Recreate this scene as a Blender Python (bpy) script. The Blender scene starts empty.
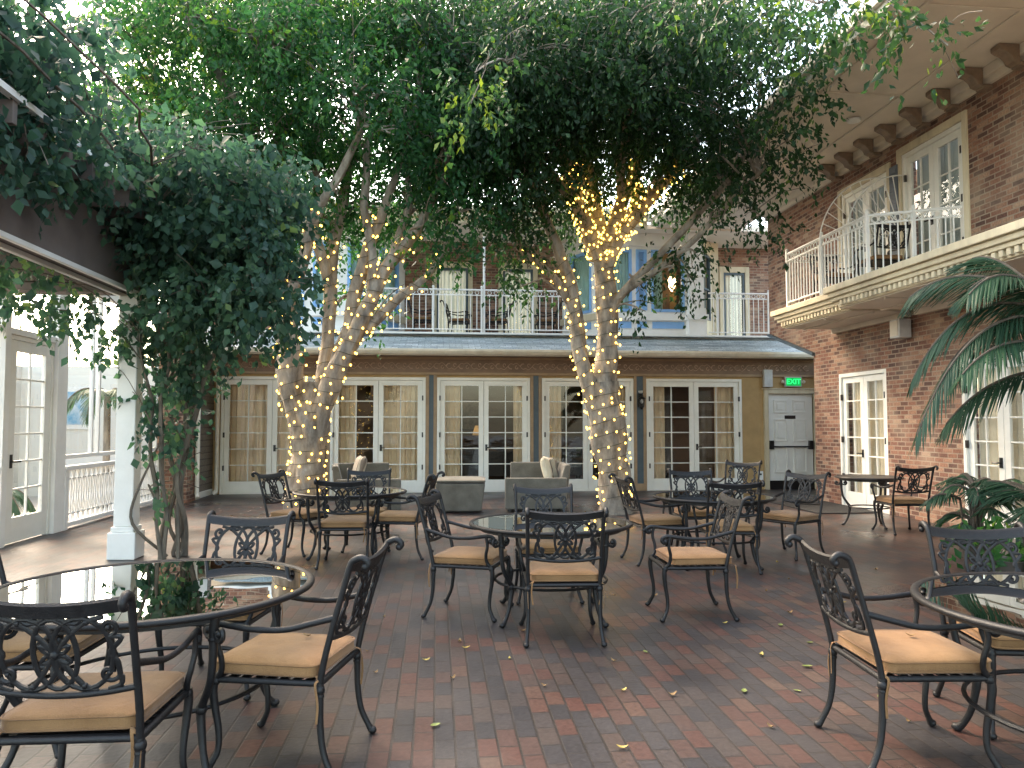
import bpy, bmesh, math, random
import numpy as np
from mathutils import Vector, Matrix, noise
R = math.radians
PI = math.pi
random.seed(7)
rng = np.random.default_rng(11)
scene = bpy.context.scene
COL = scene.collection

# ------------------------------------------------------------------ materials
def nodes(name):
    m = bpy.data.materials.new(name); m.use_nodes = True
    nt = m.node_tree
    for n in list(nt.nodes):
        nt.nodes.remove(n)
    out = nt.nodes.new('ShaderNodeOutputMaterial')
    return m, nt, out

def N(nt, typ, **kw):
    n = nt.nodes.new(typ)
    for k, v in kw.items():
        setattr(n, k, v)
    return n

def ramp(nt, fac, stops, interp='LINEAR'):
    r = N(nt, 'ShaderNodeValToRGB')
    r.color_ramp.interpolation = interp
    el = r.color_ramp.elements
    while len(el) < len(stops):
        el.new(0.5)
    for e, (p, c) in zip(el, stops):
        e.position = p
        e.color = (c[0], c[1], c[2], 1)
    if fac is not None:
        nt.links.new(fac, r.inputs['Fac'])
    return r

def mat(name, c1, c2=None, scale=6.0, rough=.6, rvar=.1, bump=0.0, bscale=60.0, metal=0.0, spec=.5, c3=None, stretch=(1, 1, 1), detail=6):
    m, nt, out = nodes(name)
    L = nt.links
    b = N(nt, 'ShaderNodeBsdfPrincipled')
    L.new(b.outputs[0], out.inputs[0])
    tc = N(nt, 'ShaderNodeTexCoord')
    mp = N(nt, 'ShaderNodeMapping'); mp.inputs['Scale'].default_value = stretch
    L.new(tc.outputs['Object'], mp.inputs[0])
    nz = N(nt, 'ShaderNodeTexNoise'); nz.inputs['Scale'].default_value = scale; nz.inputs['Detail'].default_value = detail
    nz.inputs['Roughness'].default_value = .65
    L.new(mp.outputs[0], nz.inputs['Vector'])
    c2 = c2 or tuple(v * .82 for v in c1)
    st = [(.32, c2), (.62, c1)]
    if c3:
        st.append((.75, c3))
    r = ramp(nt, nz.outputs['Fac'], st)
    L.new(r.outputs[0], b.inputs['Base Color'])
    mr = N(nt, 'ShaderNodeMapRange'); mr.inputs['To Min'].default_value = max(.02, rough - rvar); mr.inputs['To Max'].default_value = min(1, rough + rvar)
    L.new(nz.outputs['Fac'], mr.inputs['Value'])
    L.new(mr.outputs[0], b.inputs['Roughness'])
    b.inputs['Metallic'].default_value = metal
    b.inputs['Specular IOR Level'].default_value = spec
    if bump:
        n2 = N(nt, 'ShaderNodeTexNoise'); n2.inputs['Scale'].default_value = bscale; n2.inputs['Detail'].default_value = 4
        L.new(mp.outputs[0], n2.inputs['Vector'])
        bp = N(nt, 'ShaderNodeBump'); bp.inputs['Strength'].default_value = bump; bp.inputs['Distance'].default_value = .01
        L.new(n2.outputs['Fac'], bp.inputs['Height'])
        L.new(bp.outputs[0], b.inputs['Normal'])
    return m

def brick(name, mode, bw, bh, mortar, stops, mcol, rough=.8, rlo=None, bump=.6, patch=None, blotch=.35):
    m, nt, out = nodes(name)
    L = nt.links
    b = N(nt, 'ShaderNodeBsdfPrincipled'); L.new(b.outputs[0], out.inputs[0])
    tc = N(nt, 'ShaderNodeTexCoord')
    sp = N(nt, 'ShaderNodeSeparateXYZ'); L.new(tc.outputs['Object'], sp.inputs[0])
    cb = N(nt, 'ShaderNodeCombineXYZ')
    wob = N(nt, 'ShaderNodeTexNoise'); wob.inputs['Scale'].default_value = 1.3
    L.new(tc.outputs['Object'], wob.inputs['Vector'])
    if mode == 'wall':
        ad = N(nt, 'ShaderNodeMath'); L.new(sp.outputs[0], ad.inputs[0]); L.new(sp.outputs[1], ad.inputs[1])
        L.new(ad.outputs[0], cb.inputs[0]); L.new(sp.outputs[2], cb.inputs[1])
    elif mode == 'floor':
        L.new(sp.outputs[1], cb.inputs[0]); L.new(sp.outputs[0], cb.inputs[1])
    else:
        L.new(sp.outputs[0], cb.inputs[0]); L.new(sp.outputs[1], cb.inputs[1])
    mx = N(nt, 'ShaderNodeVectorMath', operation='MULTIPLY_ADD')
    L.new(wob.outputs['Color'], mx.inputs[0]); mx.inputs[1].default_value = (.012, .012, 0)
    L.new(cb.outputs[0], mx.inputs[2])
    br = N(nt, 'ShaderNodeTexBrick')
    br.inputs['Scale'].default_value = 1.0
    br.inputs['Brick Width'].default_value = bw
    br.inputs['Row Height'].default_value = bh
    br.inputs['Mortar Size'].default_value = mortar
    br.inputs['Mortar Smooth'].default_value = .25
    br.inputs['Color1'].default_value = (0, 0, 0, 1)
    br.inputs['Color2'].default_value = (1, 1, 1, 1)
    br.inputs['Mortar'].default_value = (.5, .5, .5, 1)
    L.new(mx.outputs[0], br.inputs['Vector'])
    big = N(nt, 'ShaderNodeTexNoise'); big.inputs['Scale'].default_value = .55; big.inputs['Detail'].default_value = 3
    L.new(tc.outputs['Object'], big.inputs['Vector'])
    fine = N(nt, 'ShaderNodeTexNoise'); fine.inputs['Scale'].default_value = 38; fine.inputs['Detail'].default_value = 6
    L.new(tc.outputs['Object'], fine.inputs['Vector'])
    # per brick value + patch noise
    a1 = N(nt, 'ShaderNodeMath', operation='MULTIPLY_ADD'); L.new(big.outputs['Fac'], a1.inputs[0]); a1.inputs[1].default_value = blotch * 2; a1.inputs[2].default_value = -blotch
    a2 = N(nt, 'ShaderNodeMath', operation='ADD', use_clamp=True); L.new(br.outputs['Color'], a2.inputs[0]); L.new(a1.outputs[0], a2.inputs[1])
    rp = ramp(nt, a2.outputs[0], stops)
    # fine mottling
    fr = N(nt, 'ShaderNodeMapRange'); fr.inputs['From Min'].default_value = .3; fr.inputs['From Max'].default_value = .7; fr.inputs['To Min'].default_value = .68; fr.inputs['To Max'].default_value = 1.25
    L.new(fine.outputs['Fac'], fr.inputs['Value'])
    ml = N(nt, 'ShaderNodeVectorMath', operation='SCALE'); L.new(rp.outputs[0], ml.inputs[0]); L.new(fr.outputs[0], ml.inputs['Scale'])
    mix = N(nt, 'ShaderNodeMix', data_type='RGBA')
    mv = N(nt, 'ShaderNodeMapRange'); mv.inputs['From Min'].default_value = .3; mv.inputs['From Max'].default_value = .65; mv.inputs['To Min'].default_value = .35; mv.inputs['To Max'].default_value = 1
    mn = N(nt, 'ShaderNodeTexNoise'); mn.inputs['Scale'].default_value = 3.1; mn.inputs['Detail'].default_value = 8; L.new(tc.outputs['Object'], mn.inputs['Vector']); L.new(mn.outputs['Fac'], mv.inputs['Value'])
    mf = N(nt, 'ShaderNodeMath', operation='MULTIPLY'); L.new(br.outputs['Fac'], mf.inputs[0]); L.new(mv.outputs[0], mf.inputs[1])
    L.new(mf.outputs[0], mix.inputs['Factor']); L.new(ml.outputs[0], mix.inputs['A']); mix.inputs['B'].default_value = (*mcol, 1)
    last = mix.outputs['Result']
    if patch:
        # pale efflorescence / damp dirt in large soft patches
        pn = N(nt, 'ShaderNodeTexNoise'); pn.inputs['Scale'].default_value = patch[1]; pn.inputs['Detail'].default_value = 7
        L.new(tc.outputs['Object'], pn.inputs['Vector'])
        pr = N(nt, 'ShaderNodeMapRange'); pr.inputs['From Min'].default_value = .48; pr.inputs['From Max'].default_value = .72; pr.inputs['To Max'].default_value = patch[2]
        L.new(pn.outputs['Fac'], pr.inputs['Value'])
        m2 = N(nt, 'ShaderNodeMix', data_type='RGBA'); L.new(pr.outputs[0], m2.inputs['Factor']); L.new(last, m2.inputs['A']); m2.inputs['B'].default_value = (*patch[0], 1)
        last = m2.outputs['Result']
    L.new(last, b.inputs['Base Color'])
    rr = N(nt, 'ShaderNodeMapRange'); rr.inputs['From Min'].default_value = .35; rr.inputs['From Max'].default_value = .65
    rr.inputs['To Min'].default_value = rlo if rlo is not None else rough - .1; rr.inputs['To Max'].default_value = rough
    L.new(big.outputs['Fac'], rr.inputs['Value']); L.new(rr.outputs[0], b.inputs['Roughness'])
    iv = N(nt, 'ShaderNodeMath', operation='MULTIPLY_ADD'); L.new(br.outputs['Fac'], iv.inputs[0]); iv.inputs[1].default_value = -1; iv.inputs[2].default_value = 1
    ad2 = N(nt, 'ShaderNodeMath', operation='MULTIPLY_ADD'); L.new(fine.outputs['Fac'], ad2.inputs[0]); ad2.inputs[1].default_value = .35; L.new(iv.outputs[0], ad2.inputs[2])
    ad3 = N(nt, 'ShaderNodeMath', operation='MULTIPLY_ADD'); L.new(br.outputs['Color'], ad3.inputs[0]); ad3.inputs[1].default_value = .3; L.new(ad2.outputs[0], ad3.inputs[2])
    bp = N(nt, 'ShaderNodeBump'); bp.inputs['Strength'].default_value = bump; bp.inputs['Distance'].default_value = .006
    L.new(ad3.outputs[0], bp.inputs['Height']); L.new(bp.outputs[0], b.inputs['Normal'])
    return m

def glass(name, tint=(1, 1, 1), refl=1.0, rough=0.0):
    m, nt, out = nodes(name)
    L = nt.links
    t = N(nt, 'ShaderNodeBsdfTransparent'); t.inputs[0].default_value = (*tint, 1)
    g = N(nt, 'ShaderNodeBsdfGlossy'); g.inputs['Roughness'].default_value = rough
    # Schlick reflectance from either side of the sheet
    ge = N(nt, 'ShaderNodeNewGeometry')
    dt = N(nt, 'ShaderNodeVectorMath', operation='DOT_PRODUCT'); L.new(ge.outputs['Incoming'], dt.inputs[0]); L.new(ge.outputs['Normal'], dt.inputs[1])
    ab = N(nt, 'ShaderNodeMath', operation='ABSOLUTE'); L.new(dt.outputs['Value'], ab.inputs[0])
    om = N(nt, 'ShaderNodeMath', operation='SUBTRACT', use_clamp=True); om.inputs[0].default_value = 1; L.new(ab.outputs[0], om.inputs[1])
    pw = N(nt, 'ShaderNodeMath', operation='POWER'); L.new(om.outputs[0], pw.inputs[0]); pw.inputs[1].default_value = 4.6
    f = N(nt, 'ShaderNodeMath', operation='MULTIPLY_ADD'); L.new(pw.outputs[0], f.inputs[0]); f.inputs[1].default_value = .955; f.inputs[2].default_value = .045
    k = N(nt, 'ShaderNodeMath', operation='MULTIPLY', use_clamp=True); L.new(f.outputs[0], k.inputs[0]); k.inputs[1].default_value = refl
    # a faint wave in the sheet so reflections are not mirror straight
    tc = N(nt, 'ShaderNodeTexCoord'); nz = N(nt, 'ShaderNodeTexNoise'); nz.inputs['Scale'].default_value = 2.2
    L.new(tc.outputs['Object'], nz.inputs['Vector'])
    bp = N(nt, 'ShaderNodeBump'); bp.inputs['Strength'].default_value = .05; bp.inputs['Distance'].default_value = .02
    L.new(nz.outputs['Fac'], bp.inputs['Height']); L.new(bp.outputs[0], g.inputs['Normal'])
    mx = N(nt, 'ShaderNodeMixShader'); L.new(k.outputs[0], mx.inputs[0]); L.new(t.outputs[0], mx.inputs[1]); L.new(g.outputs[0], mx.inputs[2])
    L.new(mx.outputs[0], out.inputs[0])
    return m

def leafmat(name, stops, trans=.35, rough=.42):
    m, nt, out = nodes(name)
    L = nt.links
    at = N(nt, 'ShaderNodeAttribute', attribute_name='tint')
    r = ramp(nt, at.outputs['Fac'], stops)
    b = N(nt, 'ShaderNodeBsdfPrincipled'); b.inputs['Roughness'].default_value = rough; b.inputs['Specular IOR Level'].default_value = .22
    L.new(r.outputs[0], b.inputs['Base Color'])
    tr = N(nt, 'ShaderNodeBsdfTranslucent')
    hs = N(nt, 'ShaderNodeHueSaturation'); hs.inputs['Hue'].default_value = .485; hs.inputs['Saturation'].default_value = 1.1; hs.inputs['Value'].default_value = 2.6
    L.new(r.outputs[0], hs.inputs['Color']); L.new(hs.outputs[0], tr.inputs[0])
    mx = N(nt, 'ShaderNodeMixShader'); mx.inputs[0].default_value = trans
    L.new(b.outputs[0], mx.inputs[1]); L.new(tr.outputs[0], mx.inputs[2]); L.new(mx.outputs[0], out.inputs[0])
    return m

def cloth(name, c, trans=.3, c2=None):
    m, nt, out = nodes(name)
    L = nt.links
    tc = N(nt, 'ShaderNodeTexCoord')
    nz = N(nt, 'ShaderNodeTexNoise'); nz.inputs['Scale'].default_value = 3; nz.inputs['Detail'].default_value = 5
    L.new(tc.outputs['Object'], nz.inputs['Vector'])
    r = ramp(nt, nz.outputs['Fac'], [(.3, c2 or tuple(v * .85 for v in c)), (.65, c)])
    d = N(nt, 'ShaderNodeBsdfDiffuse'); t = N(nt, 'ShaderNodeBsdfTranslucent')
    L.new(r.outputs[0], d.inputs[0]); L.new(r.outputs[0], t.inputs[0])
    mx = N(nt, 'ShaderNodeMixShader'); mx.inputs[0].default_value = trans
    L.new(d.outputs[0], mx.inputs[1]); L.new(t.outputs[0], mx.inputs[2]); L.new(mx.outputs[0], out.inputs[0])
    return m

def weave(name, c1, c2, sc=260, rough=.95, stripes=None, vary=0):
    m, nt, out = nodes(name)
    L = nt.links
    b = N(nt, 'ShaderNodeBsdfPrincipled'); L.new(b.outputs[0], out.inputs[0])
    tc = N(nt, 'ShaderNodeTexCoord')
    n1 = N(nt, 'ShaderNodeTexNoise'); n1.inputs['Scale'].default_value = sc; n1.inputs['Detail'].default_value = 2
    n2 = N(nt, 'ShaderNodeTexNoise'); n2.inputs['Scale'].default_value = 5; n2.inputs['Detail'].default_value = 5
    L.new(tc.outputs['Object'], n1.inputs['Vector']); L.new(tc.outputs['Object'], n2.inputs['Vector'])
    ad = N(nt, 'ShaderNodeMath', operation='MULTIPLY_ADD'); L.new(n1.outputs['Fac'], ad.inputs[0]); ad.inputs[1].default_value = .5
    L.new(n2.outputs['Fac'], ad.inputs[2])
    r = ramp(nt, ad.outputs[0], [(.55, c1), (.95, c2)])
    last = r.outputs[0]
    if stripes:
        w = N(nt, 'ShaderNodeTexWave', wave_type='BANDS', bands_direction=stripes[1]); w.inputs['Scale'].default_value = stripes[2]
        L.new(tc.outputs['Object'], w.inputs['Vector'])
        q = ramp(nt, w.outputs['Fac'], [(.45, (0, 0, 0)), (.6, (1, 1, 1))])
        mx = N(nt, 'ShaderNodeMix', data_type='RGBA'); L.new(q.outputs[0], mx.inputs['Factor']); L.new(last, mx.inputs['A']); mx.inputs['B'].default_value = (*stripes[0], 1)
        last = mx.outputs['Result']
    if vary:    # every cushion has weathered a little differently
        oi = N(nt, 'ShaderNodeObjectInfo')
        vr = N(nt, 'ShaderNodeMapRange'); vr.inputs['To Min'].default_value = 1 - vary; vr.inputs['To Max'].default_value = 1 + vary * .5
        L.new(oi.outputs['Random'], vr.inputs['Value'])
        sc_ = N(nt, 'ShaderNodeVectorMath', operation='SCALE'); L.new(last, sc_.inputs[0]); L.new(vr.outputs[0], sc_.inputs['Scale']); last = sc_.outputs[0]
    L.new(last, b.inputs['Base Color'])
    b.inputs['Roughness'].default_value = rough
    b.inputs['Specular IOR Level'].default_value = .15
    b.inputs['Sheen Weight'].default_value = .15
    bp = N(nt, 'ShaderNodeBump'); bp.inputs['Strength'].default_value = .4; bp.inputs['Distance'].default_value = .007
    w2 = N(nt, 'ShaderNodeTexNoise'); w2.inputs['Scale'].default_value = 9; w2.inputs['Detail'].default_value = 3; w2.inputs['Distortion'].default_value = 1.2
    L.new(tc.outputs['Object'], w2.inputs['Vector'])
    a3 = N(nt, 'ShaderNodeMath', operation='MULTIPLY_ADD'); L.new(w2.outputs['Fac'], a3.inputs[0]); a3.inputs[1].default_value = 2.0; L.new(n1.outputs['Fac'], a3.inputs[2])
    L.new(a3.outputs[0], bp.inputs['Height']); L.new(bp.outputs[0], b.inputs['Normal'])
    return m

def emit(name, c, s):
    m, nt, out = nodes(name)
    e = N(nt, 'ShaderNodeEmission'); e.inputs[0].default_value = (*c, 1); e.inputs[1].default_value = s
    nt.links.new(e.outputs[0], out.inputs[0])
    return m

M = {}
M['iron'] = mat('cast_iron', (.011, .011, .012), (.006, .006, .0065), scale=30, rough=.46, rvar=.14, bump=.3, bscale=180, spec=.36)
M['bronze'] = mat('dark_bronze', (.03, .022, .018), (.014, .011, .01), scale=26, rough=.4, rvar=.12, bump=.2, bscale=150)
M['cushion'] = weave('tan_canvas', (.19, .102, .044), (.285, .163, .074), vary=.25)
M['piping'] = weave('tan_piping', (.18, .095, .04), (.26, .145, .068), vary=.3)
M['white'] = mat('white_paint', (.82, .81, .77), (.74, .73, .69), scale=3, rough=.45, bump=.08, bscale=40)
M['door_white'] = mat('door_white_paint', (.82, .80, .73), (.74, .72, .65), scale=2.4, rough=.42, bump=.06, bscale=30)
M['cream'] = mat('cream_paint', (.67, .58, .40), (.47, .395, .27), scale=3.4, rough=.5, bump=.1, bscale=40, stretch=(1, 1, .3), detail=9)
M['soffit'] = mat('soffit_paint', (.70, .62, .51), (.60, .53, .43), scale=1.1, rough=.7, bump=.05)
M['soffit_trim'] = mat('soffit_trim', (.68, .61, .50), (.58, .51, .42), scale=2, rough=.6)
M['corbel'] = mat('corbel_paint', (.24, .17, .115), (.17, .12, .08), scale=9, rough=.6)
M['stucco'] = mat('tan_stucco', (.47, .31, .14), (.38, .25, .11), scale=2.5, rough=.85, bump=.35, bscale=90)
M['brown'] = mat('brown_board', (.24, .155, .10), (.18, .115, .075), scale=4, rough=.7, bump=.15)
M['scroll'] = mat('frieze_scroll', (.46, .31, .23), (.36, .24, .175), scale=9, rough=.7)
M['teal'] = mat('slate_blue_panel', (.075, .105, .125), (.055, .08, .10), scale=5, rough=.55)
M['tantrim'] = mat('tan_trim', (.36, .245, .14), (.27, .18, .105), scale=5, rough=.6)
M['blue'] = mat('sky_blue_trim', (.24, .45, .76), (.19, .38, .68), scale=3, rough=.45)
M['shutter'] = mat('grey_blue_shutter', (.10, .125, .16), (.08, .10, .13), scale=5, rough=.5)
M['taupe'] = mat('taupe_board', (.16, .13, .115), (.115, .095, .085), scale=2.2, rough=.75, bump=.15)
M['gutter'] = mat('cream_gutter', (.78, .73, .62), (.60, .55, .45), scale=3, rough=.45)
M['steel'] = mat('pale_metal', (.55, .54, .52), (.45, .44, .42), scale=8, rough=.4)
M['black'] = mat('black_hardware', (.012, .012, .012), (.008, .008, .008), rough=.35)
M['mat'] = mat('black_rubber', (.018, .018, .019), (.012, .012, .012), scale=60, rough=.85, bump=.5, bscale=300)
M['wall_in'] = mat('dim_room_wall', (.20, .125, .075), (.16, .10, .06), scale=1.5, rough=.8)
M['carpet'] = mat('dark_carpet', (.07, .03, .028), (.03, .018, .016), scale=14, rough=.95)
M['lobby'] = mat('lobby_plaster', (.74, .72, .66), (.68, .66, .60), scale=1.1, rough=.8)
M['stone'] = mat('lobby_stone', (.48, .45, .40), (.40, .37, .33), scale=2.2, rough=.5)
M['bark'] = mat('grey_bark', (.34, .29, .23), (.10, .078, .058), scale=7, rough=.9, rvar=.08, bump=1.0, bscale=30, c3=(.56, .51, .44), stretch=(1, 1, .38), detail=9)
M['twig'] = mat('twig_bark', (.13, .105, .08), (.07, .058, .045), scale=12, rough=.9, bump=.6, bscale=60)
M['vinebark'] = mat('vine_bark', (.15, .125, .095), (.07, .058, .045), scale=14, rough=.95, bump=.8, bscale=50, stretch=(1, 1, .3))
M['wire'] = mat('dark_wire', (.02, .028, .016), rough=.6)
M['bulb'] = emit('warm_bulb', (1.0, .60, .11), 8)
M['lamp'] = emit('lamp_glow', (1.0, .70, .38), 7)
M['exit'] = emit('exit_green', (.03, .9, .20), 1.7)
M['exit_back'] = emit('exit_face', (.02, .62, .13), .75)
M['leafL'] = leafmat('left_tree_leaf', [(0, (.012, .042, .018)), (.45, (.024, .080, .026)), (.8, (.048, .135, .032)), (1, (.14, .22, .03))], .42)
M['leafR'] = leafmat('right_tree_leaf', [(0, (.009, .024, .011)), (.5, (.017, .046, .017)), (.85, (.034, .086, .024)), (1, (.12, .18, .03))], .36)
M['leafV'] = leafmat('vine_leaf', [(0, (.020, .046, .036)), (.55, (.036, .078, .05)), (.9, (.06, .12, .06)), (1, (.10, .16, .055))], .36)  # bluish lift in the leaf colour stands in for lens flare haze
M['palm'] = leafmat('palm_leaf', [(0, (.016, .042, .026)), (.6, (.034, .078, .046)), (.9, (.06, .125, .06)), (1, (.15, .20, .08))], .24, .38)
M['pot'] = mat('glazed_pot', (.10, .085, .075), (.07, .06, .05), scale=5, rough=.4)
M['soil'] = mat('soil', (.03, .022, .016), (.018, .014, .01), scale=40, rough=1, bump=.8)
M['sofa'] = weave('charcoal_wicker', (.105, .096, .076), (.165, .150, .122), sc=120, rough=.85)
M['pillow'] = weave('cream_pillow', (.52, .46, .34), (.62, .56, .42))
M['pillow_s'] = weave('striped_pillow', (.36, .31, .23), (.44, .39, .30), stripes=((.17, .14, .11), 'X', 5.0))
M['curtain'] = cloth('cream_curtain', (.95, .76, .52), .3)
M['curtain_w'] = cloth('pale_curtain', (.88, .79, .61), .25)
M['curtain_a'] = cloth('aqua_curtain', (.50, .74, .70), .2)
M['curtain_g'] = cloth('grey_green_curtain', (.42, .47, .44), .2)
M['pane'] = glass('window_glass', (.97, .965, .94), 1.25)
M['tglass'] = glass('table_glass', (.80, .87, .83), 2.7)
M['art'] = mat('painting', (.55, .62, .66), (.05, .30, .50), scale=4.5, rough=.5, c3=(.8, .8, .76))
M['art2'] = mat('dim_painting', (.25, .2, .13), (.08, .07, .05), scale=5, rough=.5)
M['shade'] = cloth('lamp_shade', (.75, .6, .35), .5)
M['clay'] = mat('dry_leaf', (.24, .15, .06), (.14, .085, .035), scale=30, rough=.8)
M['lgreen'] = mat('fresh_leaf', (.17, .20, .045), (.11, .15, .035), scale=30, rough=.6)
M['lyellow'] = mat('yellow_leaf', (.42, .32, .08), (.30, .22, .05), scale=30, rough=.7)
M['pale_petal'] = mat('pale_petal', (.55, .48, .42), (.42, .36, .30), scale=30, rough=.8)
M['brick'] = brick('old_brick', 'wall', .205, .072, .010,
    [(0, (.085, .043, .034)), (.3, (.155, .07, .047)), (.6, (.225, .103, .065)), (.85, (.29, .15, .095)), (1, (.37, .24, .16))], (.31, .245, .18), rough=.88, bump=.8, patch=((.42, .33, .24), 1.6, .45))
M['floor'] = brick('patio_brick', 'floor', .202, .100, .0060,
    [(0, (.026, .025, .028)), (.36, (.037, .034, .036)), (.56, (.050, .038, .034)), (.70, (.060, .032, .027)), (.88, (.070, .031, .025)), (1, (.078, .049, .037))], (.017, .014, .012), rough=.55, rlo=.27, bump=.75, patch=((.058, .048, .041), .9, .35), blotch=.42)
M['shingle'] = brick('slate_shingle', 'roof', .28, .14, .010,
    [(0, (.26, .31, .335)), (.5, (.38, .44, .465)), (1, (.52, .57, .59))], (.14, .17, .18), rough=.6, bump=1.0, patch=((.30, .33, .30), 1.3, .4))
M['siding'] = brick('lap_siding', 'wall', 40, .13, .012, [(0, (.17, .15, .13)), (1, (.21, .185, .16))], (.06, .05, .045), rough=.7, bump=.6)

# ------------------------------------------------------------------ geometry helpers
class B:
    def __init__(s, xf=None):
        s.v = []; s.f = []; s.sm = []; s.xf = xf
    def add(s, vs, fs, smooth=False):
        o = len(s.v)
        if s.xf:
            vs = [s.xf(*p) for p in vs]
        s.v += [tuple(p) for p in vs]
        s.f += [tuple(i + o for i in f) for f in fs]
        s.sm += [smooth] * len(fs)
    def box(s, x0, x1, y0, y1, z0, z1):
        s.add([(x0, y0, z0), (x1, y0, z0), (x1, y1, z0), (x0, y1, z0), (x0, y0, z1), (x1, y0, z1), (x1, y1, z1), (x0, y1, z1)],
              [(0, 3, 2, 1), (4, 5, 6, 7), (0, 1, 5, 4), (1, 2, 6, 5), (2, 3, 7, 6), (3, 0, 4, 7)])
    def prism(s, poly, axis, a, b):
        # poly: list of 2D points; extruded along axis 0/1/2 from a to b
        n = len(poly)
        def P(p, t):
            return {0: (t, p[0], p[1]), 1: (p[0], t, p[1]), 2: (p[0], p[1], t)}[axis]
        vs = [P(p, a) for p in poly] + [P(p, b) for p in poly]
        fs = [tuple(range(n))[::-1], tuple(range(n, 2 * n))] + [(i, (i + 1) % n, n + (i + 1) % n, n + i) for i in range(n)]
        s.add(vs, fs)
    def tube(s, pts, r, seg=8, closed=False, flute=None, flat=1.0, caps=True):
        pts = [Vector(p) for p in pts]
        n = len(pts)
        rad = r if isinstance(r, (list, tuple)) else [r] * n
        vs = []; fs = []
        t0 = (pts[1] - pts[0]).normalized()
        up = Vector((0, 0, 1)) if abs(t0.z) < .9 else Vector((1, 0, 0))
        nrm = t0.cross(up).normalized()
        for i, p in enumerate(pts):
            if closed:
                t = (pts[(i + 1) % n] - pts[i - 1])
            else:
                t = pts[min(i + 1, n - 1)] - pts[max(i - 1, 0)]
            if t.length < 1e-9:
                t = t0
            t.normalize()
            nrm = (nrm - t * nrm.dot(t))
            if nrm.length < 1e-6:
                nrm = t.orthogonal()
            nrm.normalize()
            bn = t.cross(nrm)
            for k in range(seg):
                a = 2 * PI * k / seg
                rr = rad[i]
                if flute:
                    rr *= flute(a, i, p)
                vs.append(p + nrm * (math.cos(a) * rr) + bn * (math.sin(a) * rr * flat))
        m = n if closed else n - 1
        for i in range(m):
            for k in range(seg):
                a0 = i * seg + k; a1 = i * seg + (k + 1) % seg
                j = (i + 1) % n
                fs.append((a0, a1, j * seg + (k + 1) % seg, j * seg + k))
        if not closed and caps:
            fs.append(tuple(range(seg))[::-1]); fs.append(tuple(range((n - 1) * seg, n * seg)))
        s.add(vs, fs, True)
    def lathe(s, prof, c=(0, 0, 0), seg=32, close_ends=True):
        n = len(prof)
        vs = [(c[0] + r * math.cos(2 * PI * k / seg), c[1] + r * math.sin(2 * PI * k / seg), c[2] + z) for r, z in prof for k in range(seg)]
        fs = [(i * seg + k, i * seg + (k + 1) % seg, (i + 1) * seg + (k + 1) % seg, (i + 1) * seg + k) for i in range(n - 1) for k in range(seg)]
        if close_ends:
            if prof[0][0] > 1e-6: fs.append(tuple(range(seg))[::-1])
            if prof[-1][0] > 1e-6: fs.append(tuple(range((n - 1) * seg, n * seg)))
        s.add(vs, fs, True)
    def ball(s, c, r, seg=8, sz=1.0):
        n = 6
        s.lathe([(r * math.sin(PI * i / n) if 0 < i < n else 1e-4, -r * sz * math.cos(PI * i / n)) for i in range(n + 1)], c, seg)
    def build(s, name, m, parent=None, bevel=0, loc=None):
        me = bpy.data.meshes.new(name)
        me.from_pydata(s.v, [], s.f)
        me.polygons.foreach_set('use_smooth', s.sm)
        bm = bmesh.new(); bm.from_mesh(me)
        bmesh.ops.recalc_face_normals(bm, faces=bm.faces)
        bm.to_mesh(me); bm.free()
        me.materials.append(m)
        o = bpy.data.objects.new(name, me); COL.objects.link(o)
        if parent: o.parent = parent
        if loc: o.location = loc
        if any(s.sm):
            try: me.set_sharp_from_angle(angle=R(50))
            except Exception: pass
        if bevel:
            md = o.modifiers.new('bevel', 'BEVEL'); md.width = bevel; md.segments = 2; md.limit_method = 'ANGLE'; md.angle_limit = R(50)
        return o

def tag(o, label=None, cat=None, group=None, kind=None):
    if label: o['label'] = label
    if cat: o['category'] = cat
    if group: o['group'] = group
    if kind: o['kind'] = kind
    return o

def thing(name, label, cat, loc=(0, 0, 0), rz=0, group=None):
    o = bpy.data.objects.new(name, None); COL.objects.link(o)
    o.location = loc; o.rotation_euler = (0, 0, rz); o.empty_display_size = .1
    return tag(o, label, cat, group)

def dup(root, loc, rz, label, group=None):
    r = root.copy(); COL.objects.link(r); r.location = loc; r.rotation_euler = (0, 0, rz); r['label'] = label
    if group: r['group'] = group
    for ch in list(root.children):
        c = ch.copy(); COL.objects.link(c); c.parent = r
        for g in list(ch.children):
            d = g.copy(); COL.objects.link(d); d.parent = c
    return r

def sm(pts, n=6, closed=False):
    P = [Vector(p) for p in pts]
    out = []
    m = len(P)
    rngi = range(m) if closed else range(m - 1)
    for i in rngi:
        if closed:
            p0, p1, p2, p3 = P[i - 1], P[i], P[(i + 1) % m], P[(i + 2) % m]
        else:
            p0, p1, p2, p3 = P[max(i - 1, 0)], P[i], P[i + 1], P[min(i + 2, m - 1)]
        for k in range(n):
            t = k / n
            out.append(.5 * ((2 * p1) + (p2 - p0) * t + (2 * p0 - 5 * p1 + 4 * p2 - p3) * t * t + (3 * p1 - p0 - 3 * p2 + p3) * t ** 3))
    if not closed:
        out.append(P[-1])
    return out

def lerp_list(vals, n):
    out = []
    for i in range(len(vals) - 1):
        for k in range(n):
            out.append(vals[i] + (vals[i + 1] - vals[i]) * k / n)
    out.append(vals[-1])
    return out

def spiral(c, r0, r1, a0, a1, n=16):
    return [(c[0] + (r0 + (r1 - r0) * i / n) * math.cos(a0 + (a1 - a0) * i / n), c[1] + (r0 + (r1 - r0) * i / n) * math.sin(a0 + (a1 - a0) * i / n)) for i in range(n + 1)]

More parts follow.
